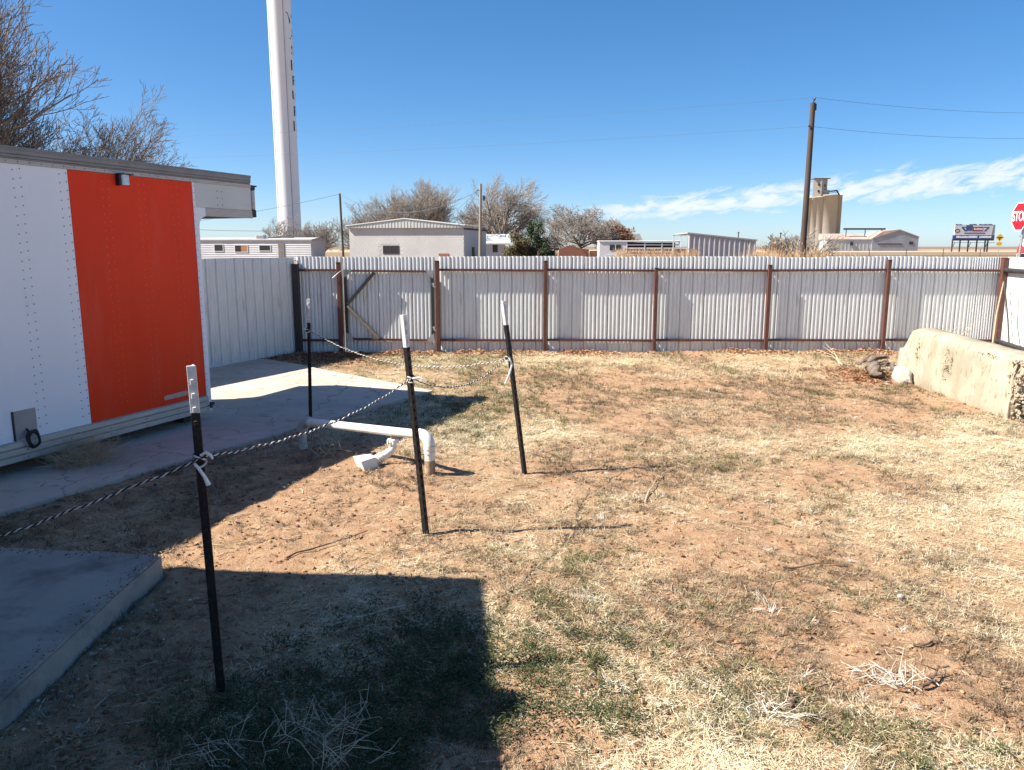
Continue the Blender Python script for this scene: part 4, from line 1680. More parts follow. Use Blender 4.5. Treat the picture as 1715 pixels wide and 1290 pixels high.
# ---------------------------------------------- block building
bb = thing('block_building', 'white painted block building with a ribbed metal gable fascia beyond the gate', 'building', (-15.75, 76.5, 0), R(-12))
W = 11.5
m = MB()
m.box((0, .0, .0), (W, 8.6, 3.52))
obj('wall', m, 'block_white', bb)
brick = MB()
rr = random.Random(4)
row = 0
z = .22
while z < 3.45:
    x = -.2 * (row % 2)
    while x < W:
        x1 = min(W - .01, x + .392)
        x0 = max(.01, x)
        if x1 - x0 > .08 and not (3.3 < x1 and x0 < 5.05 and 1.0 < z + .19 and z < 1.9):
            d_ = .012 + rr.uniform(0, .006)
            brick.box((x0, -d_, z), (x1, -.0, z + .19))
        x += .402
    z += .20
    row += 1
obj('blocks', brick, 'block_white', bb, kind='stuff')
m = MB()
m.prism([(-.15, 3.53), (-.15, 3.72), (W / 2, 4.36), (W + .10, 3.72), (W + .10, 3.53)], 'y', -.28, -.10)
fas = obj('fascia', m, 'fascia', bb)
k = 0
x = -.1
while x < W:
    zt = 3.72 + (.64 * (1 - abs(x - W / 2) / (W / 2 + .15)))
    m = MB()
    m.box((x, -.31, 3.54), (x + .05, -.28, zt - .02))
    obj('rib', m, 'fascia', fas)
    x += .32
m = MB()
m.prism([(-.22, 3.72), (-.22, 3.80), (W / 2, 4.45), (W + .2, 3.80), (W + .2, 3.72), (W / 2, 4.36)], 'y', -.36, 8.8)
obj('roof', m, 'roof_white', bb)
f = MB()
for a, b in (((3.42, -.04, 1.08), (5.05, .02, 1.14)), ((3.42, -.04, 1.83), (5.05, .02, 1.89)), ((3.42, -.04, 1.14), (3.47, .02, 1.83)), ((5.0, -.04, 1.14), (5.05, .02, 1.83)), ((4.2, -.04, 1.14), (4.26, .02, 1.83))):
    f.box(a, b)
wo = obj('window', f, 'trailer_dark', bb)
for a, b in ((3.47, 4.2), (4.26, 5.0)):
    g = MB()
    g.box((a, -.02, 1.14), (b, -.005, 1.83))
    obj('pane', g, 'glass_dark', wo)
m = MB()
m.box((9.0, -.05, .7), (10.0, -.02, 1.15))
obj('meter_box', m, 'red_brick', bb)
for y0 in (2.8, 5.6):
    g = MB()
    g.box((W, y0, .5), (W + .03, y0 + 1.0, 1.75))
    obj('window', g, 'glass_dark', bb)
m = MB()
m.box((W + .001, -.05, 3.36), (W + .06, 8.6, 3.52))
obj('eave_trim', m, 'trailer_dark', bb)

# ---------------------------------------------- pale house
ph = thing('small_house', 'small pale blue house with a white metal roof behind the middle power pole', 'house', (-4.2, 96, 0))
m = MB()
m.box((0, 0, 0), (3.3, 6, 2.3))
m.box((-.3, .4, 0), (0, 6, 2.0))
obj('wall', m, 'house_wall', ph)
m = MB()
m.prism([(-.4, 2.05), (-.4, 2.2), (3.0, 3.32), (6.4, 2.2), (6.4, 2.05)], 'x', -.6, 4.0)
rf = obj('roof', m, 'roof_white', ph)
for xx in (1.2, 2.6):
    m = MB()
    m.tube([(xx, 1.2, 2.6), (xx, 1.2, 3.05)], .07, 8)
    obj('vent_pipe', m, 'ac_metal', rf)
g = MB()
g.box((1.85, -.05, 1.1), (2.45, -.01, 2.0))
obj('window', g, 'glass_dark', ph)
m = MB()
m.box((1.2, -.03, .2), (1.28, -.0, 2.3))
obj('downpipe', m, 'ac_metal', ph)
th = thing('far_house', 'low grey roofed house between the mobile home and the block building', 'house', (-23.8, 118, 0))
m = MB()
m.box((0, 0, 0), (7, 6, 1.4))
obj('wall', m, 'siding_end', th)
m = MB()
m.prism([(-.4, 1.4), (-.4, 1.5), (3.0, 2.5), (6.4, 1.5), (6.4, 1.4)], 'x', -.6, 7.6)
obj('roof', m, 'shingle', th)
m = MB()
m.box((1.7, -.9, 1.05), (3.6, -.5, 2.3))
m.prism([(-1.0, 2.3), (-.7, 2.75), (-.4, 2.3)], 'x', 1.6, 3.7)
obj('dormer', m, 'frame_white', th)
rh = thing('far_house', 'grey roofed house half hidden behind the rust coloured bush', 'house', (13.2, 112, 0))
m = MB()
m.box((0, 0, 0), (6, 6, 2.2))
obj('wall', m, 'siding_end', rh)
m = MB()
m.prism([(-.4, 2.2), (-.4, 2.35), (3.0, 3.6), (6.4, 2.35), (6.4, 2.2)], 'x', -.6, 5.4)
obj('roof', m, 'shingle', rh)
rb = thing('red_wall', 'low rust red wall seen under the rounded bare tree', 'wall', (5.0, 84, 0))
m = MB()
m.box((0, 0, 0), (3.2, .3, 1.5))
m.prism([(0, 1.5), (1.2, 1.95), (2.6, 1.5)], 'y', 0, .3)
obj('panel', m, 'red_brick', rb)
m = MB()
m.box((3.3, 0, 0), (7.4, .3, 1.35))
obj('panel', m, 'red_brick', rb)

# ---------------------------------------------- horse trailer
ht = thing('horse_trailer', 'long white stock trailer with slatted sides parked beyond the fence', 'trailer', (6.65, 60, 0), R(-2))
m = MB()
m.box((.42, .0, .55), (2.05, 2.0, 2.14))
m.box((.0, .0, .95), (.42, 2.0, 2.14))
obj('front_box', m, 'horse_trailer', ht)
m = MB()
m.box((-.05, -.06, 2.14), (6.1, 2.06, 2.24), bev=.03)
obj('roof', m, 'roof_white', ht)
g = MB()
g.box((.78, -.03, 1.52), (1.62, -.005, 1.92))
wo = obj('window', g, 'glass_dark', ht)
g = MB()
g.box((1.19, -.05, 1.52), (1.24, -.03, 1.92))
obj('frame', g, 'frame_white', wo)
for k in range(6):
    m = MB()
    m.box((2.05, .0, .62 + k * .25), (6.05, .05, .72 + k * .25))
    obj('slat', m, 'horse_trailer', ht)
for xx in (2.05, 3.4, 4.7, 5.98):
    m = MB()
    m.box((xx, -.02, .55), (xx + .07, .02, 2.14))
    obj('upright', m, 'horse_trailer', ht)
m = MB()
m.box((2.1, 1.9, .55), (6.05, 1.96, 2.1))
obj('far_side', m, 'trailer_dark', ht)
m = MB()
m.box((.45, -.1, .75), (1.9, -.03, 1.15))
obj('fender', m, 'horse_trailer', ht)
for xx in (3.3, 4.2):
    m = MB()
    m.tube([(xx, -.12, .36), (xx, .12, .36)], .36, 16)
    obj('wheel', m, 'black_rubber', ht)

# ---------------------------------------------- ribbed shed
sh = thing('metal_shed', 'grey ribbed metal lean-to shed with an open left end beyond the fence', 'shed', (12.9, 58, 0))
m = MB()
m.prism([(0, 0), (5.0, 0), (5.0, 2.22), (0, 2.72)], 'y', 0, .06)
obj('side_wall', m, 'shed_metal', sh)
for k in range(14):
    xx = .05 + k * .37
    m = MB()
    m.prism([(xx, -.0), (xx + .05, -.09), (xx + .13, -.09), (xx + .18, -.0)], 'z', .02, 2.70 - .1 * xx)
    obj('rib', m, 'shed_metal', sh)
m = MB()
m.prism([(-.05, 2.72), (5.1, 2.205), (5.1, 2.30), (-.05, 2.82)], 'y', -.12, 4.0)
obj('roof', m, 'siding_line', sh)
m = MB()
m.box((-1.05, .05, 0), (-.98, .12, 2.6))
m.box((-1.05, .05, 2.55), (0, .12, 2.62))
m.box((-.5, .05, 1.7), (-.46, .1, 2.6))
m.box((-1.0, .05, 1.62), (0, .12, 1.70))
obj('open_frame', m, 'frame_white', sh)
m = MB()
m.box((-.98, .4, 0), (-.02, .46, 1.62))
obj('opening_shade_board', m, 'trailer_dark', sh)  # solid dark board standing in for the shade inside the open end
g = MB()
g.box((-.3, .36, .9), (-.15, .40, 1.5))
obj('daylight_strip', g, 'frame_white', sh)  # white strip standing in for daylight showing through

# ---------------------------------------------- power poles and lines
POLE = 'wooden power poles beyond the fence'


def pole(label, base, top, r0, r1, mat, extras):
    e = thing('power_pole', label, 'power pole', base, 0, POLE)
    b, t = Vector((0, 0, -.5)), Vector(top) - Vector(base)
    mm = MB()
    mm.tube([b, b.lerp(t, .35), b.lerp(t, .7), t], [r0, r0 + (r1 - r0) * .35, r0 + (r1 - r0) * .7, r1], 12)
    obj('shaft', mm, mat, e)
    for nm, mt, f in extras:
        mm = MB()
        f(mm, t)
        obj(nm, mm, mt, e)
    return e


pole('tall dark power pole leaning slightly right in front of the grain elevator', (14.75, 40, 0), (14.80, 40, 8.75), .165, .125, 'pole_wood',
     [('insulator', 'insulator', lambda mm, t: mm.tube([t + Vector((.02, -.0, .0)), t + Vector((.03, 0, .10)), t + Vector((.06, 0, .16)), t + Vector((.06, 0, .24))], [.03, .03, .07, .04], 8)),
      ('bracket', 'dark_iron', lambda mm, t: mm.box((t.x + .12, -.05, t.z - .35), (t.x + .17, .05, t.z - .05))),
      ('insulator', 'insulator', lambda mm, t: mm.tube([t + Vector((-.16, -.10, -1.12)), t + Vector((-.16, -.16, -1.12))], [.05, .05], 8))])
pole('dark power pole standing left of the block building', (-18.2, 85, 0), (-18.35, 85, 7.35), .13, .11, 'pole_wood', [])
pole('pale power pole with a can transformer at the right end of the block building', (-2.85, 70, 0), (-2.75, 70, 7.2), .16, .11, 'pole_pale',
     [('lamp_can', 'dark_iron', lambda mm, t: (mm.tube([t + Vector((.27, 0, -1.45)), t + Vector((.27, 0, -1.15)), t + Vector((.22, 0, -1.0))], [.09, .12, .06], 10), mm.box((t.x, -.02, t.z - 1.32), (t.x + .25, .02, t.z - 1.26)))),
      ('hook', 'dark_iron', lambda mm, t: mm.tube([t + Vector((-.02, 0, -.62)), t + Vector((-.25, 0, -.5)), t + Vector((-.32, 0, -.58))], .035, 6))])
for i, (bx_, hz, lab) in enumerate(((31.5, 3.8, 'first'), (36.7, 3.7, 'second'), (38.8, 3.7, 'third'))):
    e = thing('utility_post', ('short dark post above the shed roof', 'slim dark post right of the first shed post', 'slim dark post at the far right end of the shed roof')[i], 'post', (bx_, 110 - i * 2, 0))
    mm = MB()
    mm.tube([(0, 0, -.3), (0, 0, hz)], .07, 6)
    mm.box((-.16, -.03, hz - .18), (.16, .03, hz - .1))
    obj('shaft', mm, 'pole_wood', e)


def line(a, b, s, r, label):
    mm = MB()
    mm.tube(sag(a, b, s, 30), r, 5, cap=False)
    return obj('power_line', mm, 'wire', label=label, cat='power line', recalc=False)


line((14.86, 40, 9.0), (52, 60, 12.6), .9, .008, 'upper power line running right from the tall dark pole')
line((14.66, 39.85, 7.62), (52, 60, 11.0), .9, .008, 'lower power line running right from the tall dark pole')
line((14.86, 40, 9.0), (-48, 78, 12.0), .5, .006, 'faint upper power line running left from the tall dark pole')
line((14.62, 39.85, 7.62), (-48, 78, 10.2), .5, .006, 'faint lower power line running left from the tall dark pole')
line((-18.35, 85, 7.3), (-2.9, 70, 6.65), 1.9, .020, 'sagging line between the dark pole and the pale pole')
line((-18.35, 85, 7.3), (-46, 88, 3.4), .5, .020, 'line sloping down left from the dark pole past the water tower')
line((-18.35, 85, 3.6), (-46, 80, 4.6), .6, .020, 'low line passing behind the nose of the truck box')
line((-3.05, 70, 6.6), (-7.5, 76, 3.8), .25, .014, 'service line dropping from the pale pole to the block building')
line((-3.05, 70, 6.5), (-6.4, 80, 3.6), .3, .014, 'second service line dropping from the pale pole')

# ---------------------------------------------- grain elevator
ge = thing('grain_elevator', 'tall tan concrete grain elevator with round silos in the distance', 'grain elevator', (166, 440, 0))
for (cx, cy, rr_, hz) in ((-1.2, 1.0, 3.0, 28.4), (1.4, -.6, 3.0, 28.6), (4.0, -2.2, 3.0, 28.8), (8.2, -4.0, 4.0, 29.6), (11.2, 2.0, 3.2, 29.2)):
    mm = MB()
    mm.lathe([(rr_, -1), (rr_, hz - .6), (rr_ + .15, hz - .6), (rr_ + .15, hz), (.01, hz + .1)], 28, (cx, cy))
    obj('silo', mm, 'silo', ge)
mm = MB()
mm.lathe([(2.7, -1), (2.7, 29.4), (2.85, 29.4), (2.85, 29.9), (.01, 30)], 28, (15.6, 5))
obj('steel_silo', mm, 'silo', ge)
hh_ = MB()
hh_.add([(-1.2, -2.6, 27), (3.2, -3.6, 27), (7.8, .6, 27), (3.0, 3.6, 27), (-1.2, -2.6, 38.2), (3.2, -3.6, 38.0), (7.8, .6, 38.2), (3.0, 3.6, 38.4)],
        [(0, 1, 5, 4), (1, 2, 6, 5), (2, 3, 7, 6), (3, 0, 4, 7), (4, 5, 6, 7)])
hd_ = obj('headhouse', hh_, 'silo', ge)
mm = MB()
mm.box((-1.3, -3.7, 38.2), (7.9, 3.7, 38.6))
obj('cap', mm, 'silo_dark', ge)
for (cx, cy, cz) in ((1.6, -3.40, 35.2), (1.6, -3.40, 31.6), (5.6, -1.6, 34.6)):
    g = MB()
    g.box((cx - .4, cy - .2, cz - .6), (cx + .4, cy + .6, cz + .6))
    obj('window', g, 'glass_dark', hd_)
mm = MB()
mm.box((5.0, -2.0, 29.6), (8.2, 1.2, 32.3))
obj('leg_house', mm, 'silo', ge)
mm = MB()
mm.obox((8.2, -1.5, 31.6), (13.0, 0, 32.2), .6, .6)
for k in range(6):
    mm.obox((8.2 + k * .85, -1.4, 30.6), (8.9 + k * .85, -1.4, 32.0), .18, .18)
mm.obox((13.0, 0, 32.2), (16.2, 4, 30.0), .6, .5)
obj('conveyor', mm, 'trailer_dark', ge)

# ---------------------------------------------- barn
bn = thing('barn', 'long low rusty roofed metal barn beside the grain elevator', 'barn', (131.8, 330, 0))
mm = MB()
mm.box((0, 0, 0), (18.5, 9, 4.6))
obj('low_wall', mm, 'barn_pale', bn)
mm = MB()
mm.prism([(-.3, 4.6), (-.3, 4.8), (9, 7.2), (9, 4.6)], 'x', -.3, 18.4)
obj('low_roof', mm, 'barn_rust', bn)
mm = MB()
mm.prism([(18.5, 0), (37.8, 0), (37.8, 5.6), (29.6, 8.5), (18.5, 5.0)], 'y', -.6, 12)
obj('gable_wall', mm, 'barn_metal', bn)
mm = MB()
mm.prism([(18.3, 5.0), (29.6, 8.55), (38.0, 5.6), (38.0, 5.85), (29.6, 8.85), (22.6, 8.0), (18.3, 5.3)], 'y', -.9, 12)
obj('gable_roof', mm, 'barn_rust', bn)
for (a, b, c_, d_) in ((1.2, 2.2, 2.0, 3.2), (9.6, 10.6, 2.2, 3.6), (34.0, 35.6, 2.6, 3.8)):
    g = MB()
    g.box((a, -.75, c_), (b, -.0, d_))
    obj('window', g, 'glass_dark', bn)
mm = MB()
mm.box((21.0, -.8, 2.6), (31.0, -.62, 3.0))
obj('door_track', mm, 'trailer_dark', bn)
for k in range(12):
    mm = MB()
    mm.box((.2 + k * 1.52, -.10, .1), (.32 + k * 1.52, .0, 4.5))
    obj('rib', mm, 'barn_pale', bn)
mm = MB()
mm.box((8.0, 3.2, 8.7), (25.5, 4.2, 9.4))
for xx in (9, 17, 24):
    mm.box((xx, 3.5, 5.5), (xx + .25, 3.8, 8.8))
obj('conveyor', mm, 'trailer_dark', bn)

# ---------------------------------------------- billboard
bd = thing('billboard', 'wide roadside billboard with a red winged emblem and a blue strip on dark posts', 'billboard', (148.9, 267, 0), R(0))
mm = MB()
mm.box((.4, -.1, 5.55), (14.0, .15, 9.0))
obj('face', mm, 'board_white', bd)
mm = MB()
mm.box((.0, -.16, 4.2), (14.05, .2, 5.55))
obj('blue_strip', mm, 'board_blue', bd)
mm = MB()
mm.box((.3, -.1, 3.75), (14.0, .2, 4.2))
obj('skirt', mm, 'board_post', bd)
mm = MB()
mm.prism([(12.9, 5.55), (13.9, 5.55), (14.0, 9.0), (13.3, 9.0)], 'y', -.13, -.1)
obj('dark_edge', mm, 'barn_metal', bd)
mm = MB()
for (a, b, c_, d_) in ((6.4, 9.9, 6.85, 8.3),):
    mm.box((a, -.14, c_), (b, -.1, d_))
obj('emblem', mm, 'board_maroon', bd)
mm = MB()
mm.prism([(2.6, 8.3), (2.6, 8.1), (3.7, 6.85), (4.6, 6.85), (3.0, 8.3)], 'y', -.14, -.1)
mm.prism([(3.0, 8.3), (6.4, 8.3), (6.4, 8.05), (3.2, 8.05)], 'y', -.145, -.1)
mm.prism([(10.0, 8.3), (12.0, 8.3), (12.0, 8.1), (10.9, 6.85), (10.2, 6.85), (11.4, 8.05), (10.0, 8.05)], 'y', -.14, -.1)
mm.box((4.2, -.14, 7.0), (6.3, -.1, 8.85))
mm.box((3.7, -.14, 6.05), (10.7, -.1, 6.4))
obj('wings', mm, 'board_blue', bd)
mm = MB()
for t in range(16):
    a, b = 2 * math.pi * t / 16, 2 * math.pi * (t + 1) / 16
    mm.obox((1.35 + .75 * math.cos(a), -.12, 7.0 + .5 * math.sin(a)), (1.35 + .75 * math.cos(b), -.12, 7.0 + .5 * math.sin(b)), .05, .24)
obj('ring_logo', mm, 'sign_black', bd)
mm = MB()
rr = random.Random(2)
for k in range(26):
    xx = 6.9 + (k % 13) * .23
    if k < 13:
        mm.box((xx, -.16, 7.3), (xx + .12, -.142, 7.3 + rr.uniform(.4, .7)))
xx = 1.2
while xx < 12.6:
    wd = rr.uniform(.2, .5)
    if not (4.0 < xx < 4.3 or 8.2 < xx < 8.9):
        mm.box((xx, -.19, 4.65), (xx + wd, -.165, 4.65 + rr.uniform(.45, .7)))
    xx += wd + .12
obj('lettering', mm, 'sign_white', bd)
mm = MB()
for (a, b) in ((.6, 2.6), (5.2, 7.4), (8.4, 12.9)):
    xx = a
    while xx < b:
        mm.box((xx, -.14, 8.95), (xx + .3, -.0, 9.0 + rr.uniform(.1, .3)))
        xx += .36
obj('top_lettering', mm, 'board_blue', bd)
for i, xx in enumerate((.1, 2.7, 5.5, 8.4, 11.2, 12.1)):
    mm = MB()
    mm.box((xx, .2, -.3), (xx + .34, .55, 4.2))
    if i % 2 == 0:
        mm.obox((xx + .2, -.1, 1.7), (xx + .75, -.1, 3.2), .15, .15)
    obj('post', mm, 'board_post', bd)
mm = MB()
mm.box((.3, -.9, 3.0), (13.9, -.1, 3.12))
obj('catwalk', mm, 'board_post', bd)

# ---------------------------------------------- yellow warning sign
ys = thing('warning_sign', 'small yellow diamond road sign with a plaque below it beside the billboard', 'road sign', (92.6, 150, 0), R(-20))
mm = MB()
mm.tube([(0, 0, -.3), (0, 0, 3.2)], .05, 6)
obj('pole', mm, 'galvanised', ys)
mm = MB()
mm.prism([(0, 2.75), (.72, 3.47), (0, 4.19), (-.72, 3.47)], 'y', -.09, -.06)
obj('diamond', mm, 'sign_yellow', ys)
mm = MB()
mm.prism([(-.40, 3.36), (.40, 3.36), (.40, 3.56), (-.40, 3.56)], 'y', -.105, -.09)
mm.prism([(-.1, 3.0), (.1, 3.0), (.1, 3.36), (-.1, 3.36)], 'y', -.105, -.09)
obj('arrow_symbol', mm, 'sign_black', ys)
mm = MB()
mm.box((-.45, -.09, 2.0), (.45, -.06, 2.6))
pq = obj('plaque', mm, 'sign_yellow', ys)

# ---------------------------------------------- stop sign
ss = thing('stop_sign', 'red octagonal stop sign on a steel pole at the right edge', 'stop sign', (14.13, 22.0, 0), 0)
face_rz = R(-90)            # local -y becomes -x: the face looks left
mm = MB()
mm.tube([(0, 0, -.3), (.02, 0, 2.35)], .032, 8)
obj('pole', mm, 'galvanised', ss, rot=(0, R(1.5), 0))


def octo(r):
    return [(r * math.cos(R(22.5 + 45 * k)), 2.615 + r * math.sin(R(22.5 + 45 * k))) for k in range(8)]


mm = MB()
mm.prism(octo(.418), 'y', -.055, -.045)
bo = obj('border', mm, 'sign_white', ss, rot=(0, 0, R(-94)))
mm = MB()
mm.prism(octo(.385), 'y', -.060, -.054)
fa = obj('face', mm, 'sign_red', ss, rot=(0, 0, R(-94)))
tm = text_mesh('STOP', .37, .001, 'sign_white', bold=.006)
for v_ in tm.vertices:
    v_.co = (v_.co.x * .78, -.063 - v_.co.z, 2.615 + v_.co.y * 1.02)
obj('lettering', tm, None, ss, rot=(0, 0, R(-94)))

# ---------------------------------------------- motorhome at the right edge
mv = thing('camper_van', 'white camper van with red stripes parked behind the stop sign at right', 'camper van', (38.55, 60, 0), R(-33))
bodyp = [(.0, .62), (-.06, .9), (-.08, 1.5), (.05, 1.85), (.16, 2.45), (.30, 2.62), (7.5, 2.68), (7.5, .62)]
mm = MB()
mm.prism(bodyp, 'y', 0, 2.1)
obj('body', mm, 'van_white', mv)
mm = MB()
mm.prism([(-.07, 1.28), (-.085, 1.52), (.02, 1.98), (.55, 1.62), (1.1, 1.55), (7.5, 1.8), (7.5, 1.35), (1.3, 1.12), (.6, 1.30)], 'y', -.012, -.002)
obj('stripe', mm, 'van_red', mv)
mm = MB()
mm.prism([(.02, .32), (-.03, 1.24), (.6, 1.27), (1.3, 1.08), (7.5, 1.0), (7.5, .32)], 'y', -.02, 2.0)
obj('skirt', mm, 'van_dark', mv)
mm = MB()
mm.tube([(-.05, -.1, 2.60), (7.4, -.1, 2.66)], .055, 8)
obj('awning_rail', mm, 'galvanised', mv)
mm = MB()
mm.box((.75, -.012, 1.98), (1.5, -.002, 2.04))
mm.box((.75, -.012, 2.16), (1.6, -.002, 2.22))
obj('decal', mm, 'van_dark', mv)
for xx in (.95, 4.8):
    mm = MB()
    mm.tube([(xx, -.05, .36), (xx, .2, .36)], .36, 18)
    obj('wheel', mm, 'black_rubber', mv)

# ---------------------------------------------- trees beyond the fence
CB = dict(rmin=.0115, segs=3)
FT = ('bark', 'twig_far')
tree('bare_tree', 'thin bare tree rising behind the mobile home roof', (-33.0, 112, 0), FT, BT, seed=21, height=6.6, trunk_h=2.2, r0=.14, spread=1.0, up=.12, lean=(.5, 0), counts=(6, 6, 6, 4), ratios=(1.2, .62, .55, .5), stems_n=2, **CB)
tree('bare_tree', 'low brushy bare tree between the mobile home cooler and the tower', (-29.0, 116, 0), FT, BT, seed=22, height=5.0, trunk_h=1.6, r0=.10, spread=1.1, up=.08, lean=(.3, 0), counts=(6, 6, 5, 4), ratios=(1.2, .6, .55, .5), stems_n=3, **CB)
tree('bare_tree', 'bare leafless tree in front of the foot of the water tower', (-25.3, 104, 0), FT, BT, seed=23, height=5.4, trunk_h=1.5, r0=.12, spread=1.2, up=.10, lean=(.1, 0), counts=(7, 7, 6, 4), ratios=(1.3, .62, .55, .5), stems_n=2, **CB)
tree('bare_tree', 'bushy bare tree just left of the block building', (-20.0, 108, 0), FT, BT, seed=24, height=6.6, trunk_h=1.8, r0=.15, spread=1.2, up=.10, lean=(.3, 0), counts=(7, 7, 6, 5), ratios=(1.3, .62, .55, .5), stems_n=3, **CB)
tree('bare_tree', 'wide bare tree behind the left half of the block building', (-16.0, 104, 0), FT, BT, seed=25, height=8.8, trunk_h=2.4, r0=.2, spread=1.25, up=.08, lean=(.45, 0), counts=(8, 8, 7, 6), ratios=(1.3, .64, .56, .5), stems_n=2, squash=(1.05, .8), **CB)
tree('bare_tree', 'windswept bare tree with many upright limbs behind the block building', (-10.8, 98, 0), FT, BT, seed=26, height=10.6, trunk_h=2.6, r0=.2, spread=.85, up=.15, lean=(.5, 0), counts=(7, 8, 7, 6), ratios=(1.4, .66, .58, .55), stems_n=3, squash=(1.0, .8), **CB)
tree('bare_tree', 'broad bare tree sweeping right above the dark evergreen', (-.9, 100, 0), FT, BT, seed=27, height=11.2, trunk_h=2.6, r0=.34, spread=1.15, up=.05, lean=(.75, 0), counts=(10, 9, 8, 7), ratios=(1.6, .62, .58, .55), squash=(.95, .7), stems_n=1, **CB)
tree('bare_tree', 'second bare tree filling in behind the pale power pole', (-3.6, 108, 0), FT, BT, seed=28, height=7.8, trunk_h=2.0, r0=.2, spread=1.3, up=.08, lean=(.4, 0), counts=(9, 8, 8, 6), ratios=(1.3, .62, .56, .5), squash=(1.1, .8), stems_n=2, **CB)
tree('bare_tree', 'rounded bare tree with a dark trunk over the low red wall', (7.9, 88, 0), FT, BT, seed=29, height=6.6, trunk_h=1.5, r0=.18, spread=1.5, up=.05, lean=(.05, 0), counts=(10, 9, 8, 7), ratios=(1.6, .62, .58, .55), squash=(1.0, .8), stems_n=1, first_ang=(35, 75), **CB)
tree('leafy_bush', 'rust coloured bush with dry leaves left of the stock trailer', (12.0, 92, 0), ('bark', 'twig_rust'), None, seed=30, height=5.0, trunk_h=1.3, r0=.14, spread=1.4, up=.04, lean=(.1, 0), counts=(9, 8, 7, 5), ratios=(1.4, .6, .55, .5), stems_n=2, first_ang=(35, 70), rmin=.026, segs=3)
tree('bare_tree', 'low grey bare scrub right of the ribbed shed', (36.5, 105, 0), FT, BT, seed=31, height=3.6, trunk_h=1.0, r0=.07, spread=1.4, up=.12, lean=(.0, 0), counts=(7, 6, 6, 4), ratios=(1.3, .6, .55, .5), stems_n=5, squash=(1.6, .8), rmin=.014, segs=3)
tree('bare_tree', 'leaning dark scrub at the foot of the tall power pole', (15.6, 41.5, 0), FT, BT, seed=34, height=2.9, trunk_h=.9, r0=.05, spread=1.4, up=.08, lean=(.9, 0), counts=(6, 5, 4), ratios=(1.3, .6, .55), stems_n=3, rmin=.011, segs=3)


def evergreen(name, label, loc, rx, ry, z0, z1, n_, mat, seed, trunk=.16):
    q = random.Random(seed)
    e = thing(name, label, 'tree', loc)
    mm = MB()
    mm.tube([(0, 0, -.2), (.05, 0, z0 + .6), (0, 0, z1 * .8)], [trunk, trunk * .8, trunk * .3], 8)
    mm.tube([(.1, 0, .3), (.7, 0, z0 + .3)], [trunk * .6, trunk * .3], 6)
    obj('trunk', mm, 'bark', e)
    c = MB()
    cl = []
    for k in range(26):
        a = q.uniform(0, 2 * math.pi)
        h_ = q.random()
        rr_ = math.sqrt(q.random()) * (1 - .55 * h_ ** 2)
        cl.append((math.cos(a) * rr_ * rx, math.sin(a) * rr_ * ry, z0 + (z1 - z0) * h_, q.uniform(.35, .75)))
    for k in range(n_):
        cx, cy, cz, cr = cl[q.randrange(len(cl))]
        d_ = Vector((q.gauss(0, 1), q.gauss(0, 1), q.gauss(0, .8)))
        d_.normalize()
        p = Vector((cx, cy, cz)) + d_ * cr * q.random() ** .4
        o_ = Vector((q.uniform(-1, 1), q.uniform(-1, 1), q.uniform(-.4, 1))).normalized()
        s_ = o_.orthogonal().normalized() * q.uniform(.03, .06)
        ln = q.uniform(.14, .3)
        c.add([p - s_, p + s_, p + o_ * ln], [(0, 1, 2)])
    obj('crown', c, mat, e, recalc=False)
    return e


evergreen('evergreen_tree', 'dark green evergreen in front of the broad bare tree', (2.6, 86, 0), 1.75, 1.3, .8, 4.4, 9000, 'evergreen', 46)
evergreen('evergreen_tree', 'browning low evergreen at the left of the dark green one', (.6, 85.5, 0), 1.5, 1.2, .7, 2.9, 7000, 'evergreen_brown', 42, .12)

# ---------------------------------------------- tall orange grass between the fence and the road
tg = MB()
q = random.Random(55)
for k in range(24000):
    if k < 18000:
        x_, y_ = q.uniform(8.0, 22.0), q.uniform(30, 50)
        px_ = x_ / y_
        if not (.285 < px_ < .44):
            continue
        hz = q.uniform(.7, 1.5) * (1.0 if .30 < px_ < .40 else .75)
        hz = hz * 1.18 * (.75 + .5 * q.random() ** 2)
    else:
        y_ = q.uniform(46, 55)
        px_ = q.uniform(.13, .235)
        x_ = px_ * y_
        hz = q.uniform(.8, 1.75)
    b = Vector((x_, y_, -.05))
    a = q.uniform(0, math.pi)
    wv = Vector((math.cos(a), math.sin(a), 0)) * .0065
    t = b + Vector((q.gauss(.08, .15), q.gauss(0, .12), hz))
    mid_ = b.lerp(t, .6) + Vector((0, 0, .05))
    tg.add([b - wv, b + wv, mid_ + wv * .8, mid_ - wv * .8, t], [(0, 1, 2, 3), (3, 2, 4)])
    if q.random() < .5:
        hd2 = t + Vector((q.gauss(0, .04), 0, .06))
        tg.add([t - wv * 2 - Vector((0, 0, .08)), t + wv * 2 - Vector((0, 0, .08)), hd2], [(0, 1, 2)])
obj('tall_grass', tg, 'tall_grass', kind='stuff', recalc=False)

# wooden pale bits seen just above the fence line
def fence_far(label, x0, x1, y, n_, hz, mat):
    e = thing('wire_fence', label, 'fence', (x0, y, 0))
    for k in range(n_):
        mm = MB()
        mm.tube([(0, 0, -.3), (0, 0, hz)], .05, 6)
        obj('post', mm, mat, e, ((x1 - x0) * k / (n_ - 1), 0, 0))
    for z in (.5, .85, 1.2):
        mm = MB()
        mm.tube([(0, 0, z), (x1 - x0, 0, z)], .012, 4)
        obj('strand', mm, 'wire', e)
    return e


fence_far('low wire fence with thin posts in front of the distant barn', 48, 120, 118, 14, 1.5, 'pole_wood')

# ================================================================== grass, litter and stones on the ground
PROTO = bpy.data.collections.new('scatter_pieces')


def proto_mesh(name, mb, mat, smooth=False):
    me_ = mb.mesh(name, mat)
    o_ = bpy.data.objects.new(name, me_)
    return o_


